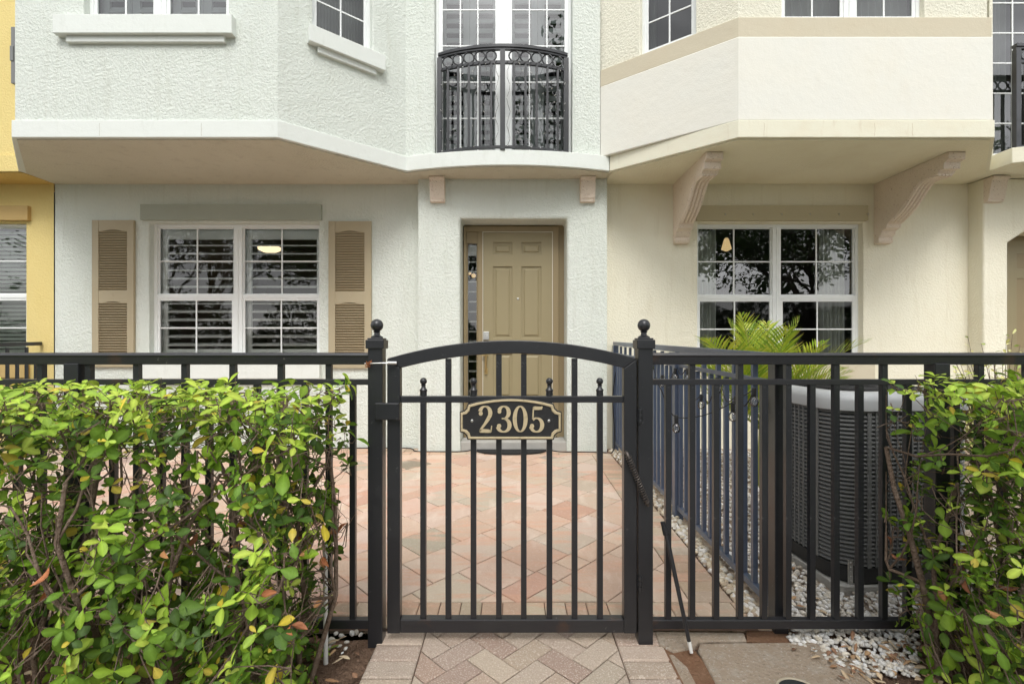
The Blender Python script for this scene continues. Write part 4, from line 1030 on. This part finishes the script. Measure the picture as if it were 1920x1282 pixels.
# string lights along dividing fence
st = thing('string_lights', (1.2, 2.3, 1.1), 'clear bulb string lights draped along the dividing fence', 'string lights')
ys = [2.36, 2.55, 2.78, 3.02, 3.25, 3.5, 3.8, 4.1, 4.5, 4.9]
zs_ = [1.08, 1.02, 1.10, .98, 1.13, 1.12, 1.05, 1.16, 1.13, 1.17]
pts = []
for i in range(len(ys)): 
    pts.append((1.195, ys[i], zs_[i]))
    if i < len(ys)-1: pts.append((1.19, (ys[i]+ys[i+1])/2, min(zs_[i], zs_[i+1])-.035))
b = MB(); b.tube(smoothp(pts, 5), .003, 5)
b.tube(smoothp([(PX(1222, 2.5), 2.45, 1.13), (PX(1240, 2.5), 2.5, 1.06), (PX(1262, 2.5), 2.5, .93), (PX(1300, 2.5), 2.45, .93), (PX(1345, 2.45), 2.4, .98), (1.195, 2.36, 1.08)], 6), .0028, 5); b.build('cable', m_cable, st, smooth=180)
sp = [(1.19, ys[i], zs_[i]) for i in range(len(ys))] + [(PX(1268, 2.5), 2.5, .925), (PX(1364, 2.46), 2.4, 1.0)]
for p in sp:
    b = MB(); b.lathe([(.010, -.035), (.011, 0), (.008, .006)], (p[0], p[1], p[2]), 10); bb = b.build('socket', m_cable, st, smooth=40)
    b = MB(); b.lathe([(.004, -.088), (.016, -.082), (.022, -.066), (.019, -.050), (.010, -.036)], (p[0], p[1], p[2]), 14); b.build('bulb', m_bulb, bb, smooth=180)
# fairy lights on the balcony
fl = thing('fairy_lights', (-.1, 5.2, ZT), 'black fairy light string wound on the green house balcony railing', 'string lights')
b = MB(); bl = MB(); zt_ = PZ(88, 5.19)
for k in range(12):
    t = (k+.5)/12; x, y = ptf(t); pts = []
    for i in range(13): pts.append((x+.02*math.sin(i*1.7+k*2), y-.016, ZT+.04+(zt_-.25-ZT)*i/12))
    b.tube(pts, .0022, 4)
    for p in pts: 
        if rnd.random() < .62:
            q = Vector(p)+Vector((rnd.uniform(-.02, .02), -.012, rnd.uniform(-.01, .02))); bl.tube([p, q], [.0035, .0025], 5)
pts = []
for i in range(80): x, y = ptf(i/79); pts.append((x, y+.018*math.sin(i*1.9)-.01, zt_-.19+.02*math.cos(i*1.9)))
b.tube(pts, .003, 4)
b.build('cable', m_cable, fl, smooth=180); tag(bl.build('bulbs', m_pipe, fl), kind='stuff')
# ================================================================== PLANTS
def leaf(b, p, d, nrm, L_, w_, col, fold=.25, curl=.25, rib=None):
    d = d.normalized(); sx = d.cross(nrm)
    if sx.length < 1e-4: sx = d.orthogonal()
    sx.normalize(); up_ = sx.cross(d).normalized()
    ts = (0, .10, .28, .50, .72, .90, 1); ws = (.05, .24, .62, .96, 1.0, .66, .10)
    vs = []; cs_ = []; rb = rib or tuple(min(1, c_*1.5+.01) for c_ in col)
    for t, wv in zip(ts, ws):
        c_ = p + d*(L_*t) - up_*(curl*L_*t*t)
        hw = wv*w_/2; wob = 1+.08*math.sin(t*9+p.x*50)
        vs += [c_ - sx*hw*wob + up_*(fold*hw), c_, c_ + sx*hw*wob + up_*(fold*hw)]; cs_ += [col, rb, col]
    fs = []
    for i in range(len(ts)-1): a = 3*i; fs += [(a, a+1, a+4, a+3), (a+1, a+2, a+5, a+4)]
    b.add(vs, fs, cs_)
gl_new = [(.33,.46,.05), (.27,.41,.045), (.40,.50,.07)]
gl_mid = [(.14,.25,.018), (.105,.20,.018), (.19,.30,.022), (.12,.22,.02)]
gl_old = [(.058,.115,.014), (.044,.09,.012), (.078,.145,.018)]
def rv(a=1): return Vector((rnd.uniform(-a, a), rnd.uniform(-a, a), rnd.uniform(-a, a)))
def hedge(name, label, inside, dens, stems, box_, ncl, top, seed):
    rnd.seed(seed)
    hd = thing(name, (stems[0][0], stems[0][1], 0), label, 'hedge')
    nodes = []
    for (sx_, sy_, lean) in stems:                   # crooked multi stem shrubs
        b = MB()
        def grow(p, d, L_, r, lv):
            pts = [p]; rr_ = [r]; n = 5 if lv < 2 else 4
            for i in range(n):
                d = (d + rv(.30) + Vector((0, 0, .12))).normalized(); p = p + d*(L_/n)
                p.z = min(p.z, top-.07); p.y = min(max(p.y, box_[2]+.04), box_[3]-.03); p.x = min(max(p.x, box_[0]+.02), box_[1]-.03)
                pts.append(p.copy()); rr_.append(r*(1-.45*(i+1)/n))
                if lv > 0: nodes.append(p.copy())
                if lv < 3 and i >= (1 if lv == 0 else 0) and rnd.random() < (.80 if lv < 2 else .45):
                    dd = (d*.5 + rv(1.0) + Vector((0, -.1, .25))).normalized(); grow(p.copy(), dd, L_*rnd.uniform(.45, .75), rr_[-1]*.62, lv+1)
            b.tube(pts, rr_, 7 if lv < 2 else 4, caps=lv < 2)
        for q in range(2 if rnd.random() < .7 else 1):
            grow(Vector((sx_+q*.05, sy_+rnd.uniform(-.03, .03), -.04)), Vector((lean+rnd.uniform(-.35, .35), rnd.uniform(-.2, .2), 1)).normalized(), rnd.uniform(.8, 1.05), rnd.uniform(.009, .015), 0)
        b.build('stem', m_bark, hd, smooth=60)
    fb = MB(); tw = MB(); dry = MB(); made = 0; tries = 0
    from mathutils import kdtree
    kd = kdtree.KDTree(len(nodes))
    for i, q in enumerate(nodes): kd.insert(q, i)
    kd.balance()
    while made < ncl and tries < ncl*40:
        tries += 1
        p = Vector((rnd.uniform(box_[0], box_[1]), rnd.uniform(box_[2], box_[3]), rnd.uniform(-.02, top)))
        if not inside(p) or rnd.random() > dens(p): continue
        q, _, dist_ = kd.find(p)
        if dist_ > .30: continue
        made += 1
        mid = (p+q)/2 + rv(.02) + Vector((0, 0, -.012))
        tw.tube([q, mid, p], [.0026, .0021, .0014], 4, caps=False)
        if rnd.random() < .18: r2 = mid + rv(.07); tw.tube([mid, (mid+r2)/2+rv(.01), r2], [.0016, .0013, .0008], 3, caps=False)
        hz = p.z/top; fr = (box_[3]-p.y)/(box_[3]-box_[2])
        new = rnd.random() < (.80 if hz > .90 else .45 if hz > .80 else .24)
        out = ((p-q).normalized()*.6 + Vector((rnd.uniform(-.7, .7), -.45*fr+rnd.uniform(-.3, .3), .6 if not new else .9)) ).normalized()
        n = rnd.choice([2, 2, 3, 4, 4, 5]); scl = rnd.choice([.62, .8, .9, 1.0, 1.1, 1.3])*(.78 if new and rnd.random() < .5 else 1.0)
        pal = gl_new if new else (gl_mid if rnd.random() < .62 else gl_old)
        s1 = out.orthogonal().normalized(); s2 = out.cross(s1)
        a0 = rnd.uniform(0, 6.28)
        base_c = rnd.choice(pal)
        for i in range(n):
            pair = i // 2; a = a0 + (i % 2)*math.pi + pair*math.pi/2 + rnd.uniform(-.3, .3)
            sd = s1*math.cos(a) + s2*math.sin(a)
            d = (sd*rnd.uniform(.8, 1.1) + out*(rnd.uniform(.05, .45)+pair*.22) + Vector((0, 0, -.10))).normalized()
            L_ = rnd.uniform(.043, .057)*scl*(1-.13*pair)*rnd.uniform(.75, 1.15)
            c_ = jitter(base_c if rnd.random() < .7 else rnd.choice(pal), .16); rib = None
            if rnd.random() < .02: c_ = jitter((.50, .40, .04), .2)
            elif rnd.random() < .02: c_ = jitter((.42, .34, .05), .15)
            leaf(fb, p - out*pair*-.006, d, out+rv(.15), L_, L_*rnd.uniform(.46, .62), c_, rnd.uniform(.10, .5), rnd.uniform(-.05, .45), rib)
    for i in range(int(ncl*.10)):
        q = nodes[rnd.randrange(len(nodes))]
        if .10 < q.z < .62: leaf(dry, q, (rv(1)+Vector((0, -.4, -.8))).normalized(), rv(1)+Vector((0,0,.1)), rnd.uniform(.03, .055), .022, jitter(rnd.choice([(.36,.13,.05), (.28,.11,.05), (.45,.22,.09)])), .9, .6)
    tag(tw.build('twigs', m_bark, hd, recalc=False), kind='stuff')
    tag(fb.build('foliage', m_leaf, hd, smooth=180, recalc=False), kind='stuff')
    if dry.v: tag(dry.build('withered_leaves', m_dry, hd, smooth=180, recalc=False), kind='stuff')
    return hd
def nz(p, s, o=0): return noise.noise(Vector((p.x*s+o, p.y*s, p.z*s)))
def insL(p): 
    edge = -.64 - .06*p.z*0 + .035*nz(p, 7, 3) - (.10 if p.z > 1.0 and p.x > -.70 and 0 else 0)
    edge -= .11*max(0, min(1, (.75-p.z)/.6))
    tp = 1.135 + .018*nz(p, 9, 8) - .05*max(0, (p.y-1.60)/.4)*0
    return p.x < edge - .03 and p.z < tp
def denL(p):
    z = p.z; front = (p.y < 1.78)
    d = .30 + 1.0*nz(p, 4.5, 20)
    if z > 1.02: d = 1.0
    elif z > .92: d = .60 + .6*nz(p, 5, 20)
    elif z < .45: d += .38
    if p.x > -.90: d = max(d+.6, .9)
    return max(.04, d)
stemsL = [(-.84, 1.88, -.05), (-.95, 1.80, -.1), (-1.14, 1.88, .1), (-1.36, 1.80, .1), (-1.58, 1.86, -.1), (-1.80, 1.80, 0), (-2.05, 1.85, .1), (-2.35, 1.82, 0), (-2.65, 1.85, 0)]
hedge('clipped_hedge', 'long clipped hedge with glossy leaves in front of the fence left of the gate', insL, denL, stemsL, (-2.75, -.665, 1.47, 2.06), 2950, 1.165, 11)
def insR(p):
    e = 1.60 + .07*nz(p, 6, 5)
    if p.z > .95: e = 1.54 + .03*nz(p, 12, 5)
    if .62 < p.z < .84: e = 1.66
    return p.x > e and p.z < 1.155 + .02*nz(p, 9, 2)
def denR(p):
    d = .60 + .6*nz(p, 4.5, 50)
    if p.z > 1.02: d = 1.0
    if p.z < .3: d += .25
    return max(.05, d)
stemsR = [(1.68, 1.88, .0), (1.82, 1.84, .1), (1.95, 1.88, -.1), (2.2, 1.85, 0), (2.5, 1.85, 0)]
hedge('clipped_hedge', 'sparse hedge end with glossy leaves beside the condenser unit, right of the path', insR, denR, stemsR, (1.57, 2.60, 1.50, 2.07), 1900, 1.185, 12)
rnd.seed(5)
# leaf litter
b = MB(); lc_ = [(.30,.17,.09), (.38,.24,.13), (.45,.34,.22), (.22,.12,.07), (.5,.4,.27)]
for i in range(1500):
    if rnd.random() < .6: x = rnd.uniform(-2.8, -.62); y = rnd.uniform(1.25, 2.12)
    else: x = rnd.uniform(1.22, 2.6); y = rnd.uniform(1.4, 2.1)
    if x > 0 and y < 1.98 and x < 1.22 + (1.98-y)*.5: continue
    if -.72 < x < 0 and rnd.random() < .8: continue
    leaf(b, Vector((x, y, -.012+rnd.uniform(0, .02))), Vector((rnd.uniform(-1, 1), rnd.uniform(-1, 1), rnd.uniform(-.1, .25))), Vector((rnd.uniform(-.3, .3), rnd.uniform(-.3, .3), 1)), rnd.uniform(.025, .06), rnd.uniform(.010, .022), jitter(rnd.choice(lc_), .2), .4, rnd.uniform(-.3, .3))
for i in range(60):
    y = rnd.uniform(2.2, 5); leaf(b, Vector((rnd.uniform(1.3, 1.6), y, g(y)+.022)), Vector((rnd.uniform(-1, 1), rnd.uniform(-1, 1), .05)), Vector((0, 0, 1)), rnd.uniform(.03, .06), .018, jitter(lc_[i % 3], .2), .3, .1)
tag(b.build('leaf_litter', m_dry, smooth=180, recalc=False), 'dry brown fallen leaves scattered under the hedges', 'fallen leaves', kind='stuff')
# palm
def pinnate(parent, base, az, el, L_, nleaf, lw, cols, droop=.9):
    b = MB(); d = Vector((math.cos(az)*math.cos(el), math.sin(az)*math.cos(el), math.sin(el))); p = Vector(base); pts = [p.copy()]; n = 16
    for i in range(n):
        d = (d + Vector((0, 0, -droop/n*(i/n)*1.6))).normalized(); p = p + d*(L_/n); pts.append(p.copy())
    c0 = (.42, .46, .10)
    b.tube(pts, [.008-.006*i/n for i in range(n+1)], 5, col=c0)
    for k in range(nleaf):
        t = .22 + .78*k/(nleaf-1); f = t*n; i = min(n-1, int(f)); q = pts[i].lerp(pts[i+1], f-i); dd = (pts[min(n, i+1)]-pts[i]).normalized()
        side = dd.cross(Vector((0, 0, 1))).normalized(); up_ = side.cross(dd)
        for s_ in (-1, 1):
            ld = (side*s_*.85 + dd*(.55+.6*t) + up_*.35 + rv(.06)).normalized(); l = L_*.40*math.sin(math.pi*min(1, .18+.80*t))**.7*rnd.uniform(.85, 1.1)
            w_ = lw; cc = jitter(rnd.choice(cols), .12); a, c_, e_ = q, q+ld*l*.5+Vector((0,0,.0)), q+ld*l-Vector((0,0,l*.12))
            wn_ = ld.cross(up_).normalized()*w_/2
            b.add([a-wn_*.4, a+wn_*.4, c_+wn_, c_-wn_, e_], [(0,1,2,3), (3,2,4)], [cc, cc, cc, cc, tuple(x*.9 for x in cc)] if rnd.random() > .08 else [cc, cc, cc, cc, (.35,.22,.1)])
    return b.build('frond', m_palm, parent, smooth=180, recalc=False)
pb = Vector((2.22, 4.25, .05))
pm = thing('palm_plant', pb, 'young yellow green palm below the cream house window', 'palm')
pcl = [(.46,.53,.045), (.37,.48,.045), (.26,.40,.04), (.52,.55,.07)]
for (az, el, L_) in ((182, 40, 1.0), (172, 50, 1.05), (195, 46, 1.0), (355, 44, .85), (8, 52, .9), (345, 50, .85), (215, 55, 1.1), (325, 55, 1.1), (180, 50, .95), (160, 66, .95), (20, 48, .9), (5, 62, .95), (90, 74, 1.0), (270, 72, .95), (225, 45, .85), (315, 50, .85), (130, 52, .9), (45, 60, .95), (200, 80, 1.02), (170, 40, .8), (10, 40, .8), (240, 60, .9), (300, 62, .9), (60, 75, 1.0), (150, 78, 1.0), (340, 78, 1.0), (190, 30, .8), (350, 32, .8)):
    pinnate(pm, pb + Vector((rnd.uniform(-.03, .03), rnd.uniform(-.03, .03), .50)), R(az), R(el), L_, 26, .017, pcl)
b = MB()
for k in range(5): a = k*1.3; b.tube([pb+Vector((.03*math.cos(a), .03*math.sin(a), -.03)), pb+Vector((.02*math.cos(a), .02*math.sin(a), .52))], [.022, .012], 8)
b.build('stem', mat('palm stem', (.32, .33, .10), .6), pm, smooth=60)
# pale variegated shrub
def small_shrub(c, hgt, rad, n, label, cols, L0=.05):
    sh = thing('shrub', c, label, 'shrub'); b = MB(); fb = MB()
    for i in range(n):
        a = rnd.uniform(0, 6.28); rr_ = rad*math.sqrt(rnd.random()); tip = Vector(c)+Vector((rr_*math.cos(a), rr_*math.sin(a), hgt*rnd.uniform(.45, 1)*(1-.25*(rr_/rad)**2)))
        m_ = Vector(c).lerp(tip, .5)+rv(.05); b.tube([Vector(c)+rv(.02), m_, tip], [.006, .004, .0015], 4)
        for k in range(9):
            t = .4+.6*k/8; q = m_.lerp(tip, max(0, (t-.4)/.6)); leaf(fb, q, (rv(1)+Vector((0, 0, .5))).normalized(), rv(1)+Vector((0, 0, 1)), L0*rnd.uniform(.7, 1.2), L0*.45, jitter(rnd.choice(cols), .15))
    b.build('branches', m_bark, sh, smooth=60); tag(fb.build('foliage', m_leaf, sh, smooth=180, recalc=False), kind='stuff')
small_shrub((4.55, 4.45, 0), 1.42, .62, 130, 'pale variegated shrub against the cream wall behind the right fence', [(.50,.52,.16), (.60,.58,.28), (.30,.38,.10), (.55,.52,.20)])
# ------------------------------------------------------------------ street oaks seen in the window panes
def oak(loc, hgt, spread, label, seed, nleaf=9000):
    rnd.seed(seed); t = thing('oak_tree', loc, label, 'tree', 'street oaks opposite the houses'); b = MB(); tips = []
    def grow(p, d, L_, r, lv):
        pts = [p]; rr_ = [r]; n = 5
        for i in range(n):
            d = (d + rv(.22) + Vector((0, 0, .03))).normalized(); p = p+d*(L_/n); pts.append(p.copy()); rr_.append(r*(1-.4*(i+1)/n))
            if lv >= 2: tips.append(p.copy())
            if lv < 4 and i >= 1:
                for q in range(2 if lv < 3 else 1): grow(p.copy(), (d*.6 + Vector((rnd.uniform(-1, 1), rnd.uniform(-1, 1), rnd.uniform(-.1, .5)))).normalized(), L_*.62, rr_[-1]*.6, lv+1) if rnd.random() < (.75 if lv else 1) else None
        b.tube(pts, rr_, 8 if lv < 2 else 5, caps=False)
    p0 = Vector(loc); b.tube([p0+Vector((0,0,-.2)), p0+Vector((.05,0,.9)), p0+Vector((0,.05,2.0))], [.30, .23, .21], 12)
    for k in range(4): a = k*math.pi/2+.4; grow(p0+Vector((0,.05,1.95)), Vector((math.cos(a)*.75, math.sin(a)*.75, .75)).normalized(), spread*.62, .12, 1)
    b.build('trunk', m_oak, t, smooth=60)
    fb = MB(); gc = [(.045,.09,.022), (.06,.115,.028), (.035,.07,.02), (.085,.14,.035)]
    for i in range(nleaf):
        q = tips[rnd.randrange(len(tips))] + rv(.32)
        s_ = rnd.uniform(.06, .12); d1 = rv(1).normalized()*s_; d2 = d1.orthogonal().normalized()*s_*.55; c_ = jitter(rnd.choice(gc), .2)
        fb.add([q-d1, q+d2, q+d1, q-d2], [(0,1,2,3)], c_)
    tag(fb.build('crown', m_oakl, t, recalc=False), kind='stuff'); return t
oak((4.0, -8.3, 0), 8, 8.2, 'oak tree across the street mirrored in the cream house window', 3, 20000)
oak((-5.6, -8.8, 0), 8, 7.8, 'oak tree across the street mirrored in the green house window', 4, 20000)
oak((-15, -10.5, 0), 8, 7.4, 'oak tree across the street farthest to the left', 6, 8000)
oak((14, -10.8, 0), 8, 7.4, 'oak tree across the street farthest to the right', 8, 8000)
rnd.seed(9); fb = MB(); b = MB()
for i in range(34000):
    x = rnd.uniform(-36, 36); z = rnd.random()**.8*(3.6+1.2*math.sin(x*.5)+.8*math.sin(x*1.3)); q = Vector((x, -17+rnd.uniform(-1.5, 1.2), z))
    s_ = rnd.uniform(.08, .17); d1 = rv(1).normalized()*s_; d2 = d1.orthogonal().normalized()*s_*.7; fb.add([q-d1, q+d2, q+d1, q-d2], [(0,1,2,3)], jitter((.04,.075,.022), .3))
tag(fb.build('far_shrubbery', m_oakl, recalc=False), 'dark green shrubbery beyond the street behind the oaks', 'shrubbery', kind='stuff')
# ================================================================== LIGHT
w = bpy.data.worlds.new('World'); scene.world = w; w.use_nodes = True; N = w.node_tree.nodes; L = w.node_tree.links
bg = N['Background']; sky = N.new('ShaderNodeTexSky'); sky.sky_type = 'NISHITA'; sky.sun_disc = False
SE, SR = 54, 176
sky.sun_elevation = R(SE); sky.sun_rotation = R(SR); sky.dust_density = 2.5; sky.air_density = 1.0
hs_ = N.new('ShaderNodeHueSaturation'); hs_.inputs['Saturation'].default_value = .10; hs_.inputs['Value'].default_value = 1.6
L.new(sky.outputs[0], hs_.inputs['Color'])
tc = N.new('ShaderNodeTexCoord'); no = N.new('ShaderNodeTexNoise'); no.inputs['Scale'].default_value = 2.6; no.inputs['Detail'].default_value = 7; no.inputs['Distortion'].default_value = .6
mp = N.new('ShaderNodeMapping'); mp.inputs['Scale'].default_value = (1, 1, 2.2); L.new(tc.outputs['Generated'], mp.inputs[0]); L.new(mp.outputs[0], no.inputs['Vector'])
mr = N.new('ShaderNodeMapRange'); mr.inputs['From Min'].default_value = .38; mr.inputs['From Max'].default_value = .66; mr.inputs['To Min'].default_value = .62; mr.inputs['To Max'].default_value = 1.35; L.new(no.outputs['Fac'], mr.inputs['Value'])
mu = N.new('ShaderNodeMix'); mu.data_type = 'RGBA'; mu.blend_type = 'MULTIPLY'; mu.inputs[0].default_value = 1
L.new(hs_.outputs[0], mu.inputs[6]); L.new(mr.outputs[0], mu.inputs[7]); L.new(mu.outputs[2], bg.inputs['Color']); bg.inputs['Strength'].default_value = .15
sd = bpy.data.lights.new('sun', 'SUN'); sd.energy = 1.1; sd.angle = R(22); sd.color = (1, .975, .93)
so = bpy.data.objects.new('sun', sd); COL.objects.link(so)
az = R(SR); dirv = Vector((math.sin(az)*math.cos(R(SE)), math.cos(az)*math.cos(R(SE)), math.sin(R(SE))))   # towards the sun
so.rotation_euler = dirv.to_track_quat('Z', 'Y').to_euler(); so.location = (0, -3, 8)
cd = bpy.data.cameras.new('camera'); cam = bpy.data.objects.new('camera', cd); COL.objects.link(cam)
cam.location = (0, 0, CAMZ); cam.rotation_euler = (R(90), 0, 0); cd.sensor_width = 36; cd.lens = 36*F/1920; cd.shift_y = (CY-641)/1920; cd.clip_end = 1000; cd.clip_start = .05
scene.camera = cam
scene.view_settings.view_transform = 'Standard'; scene.view_settings.look = 'None'; scene.view_settings.gamma = 1; scene.view_settings.exposure = .45
scene.cycles.max_bounces = 10; scene.cycles.transparent_max_bounces = 24; scene.cycles.diffuse_bounces = 5; scene.cycles.glossy_bounces = 5
try: scene.cycles.use_denoising = True
except Exception: pass
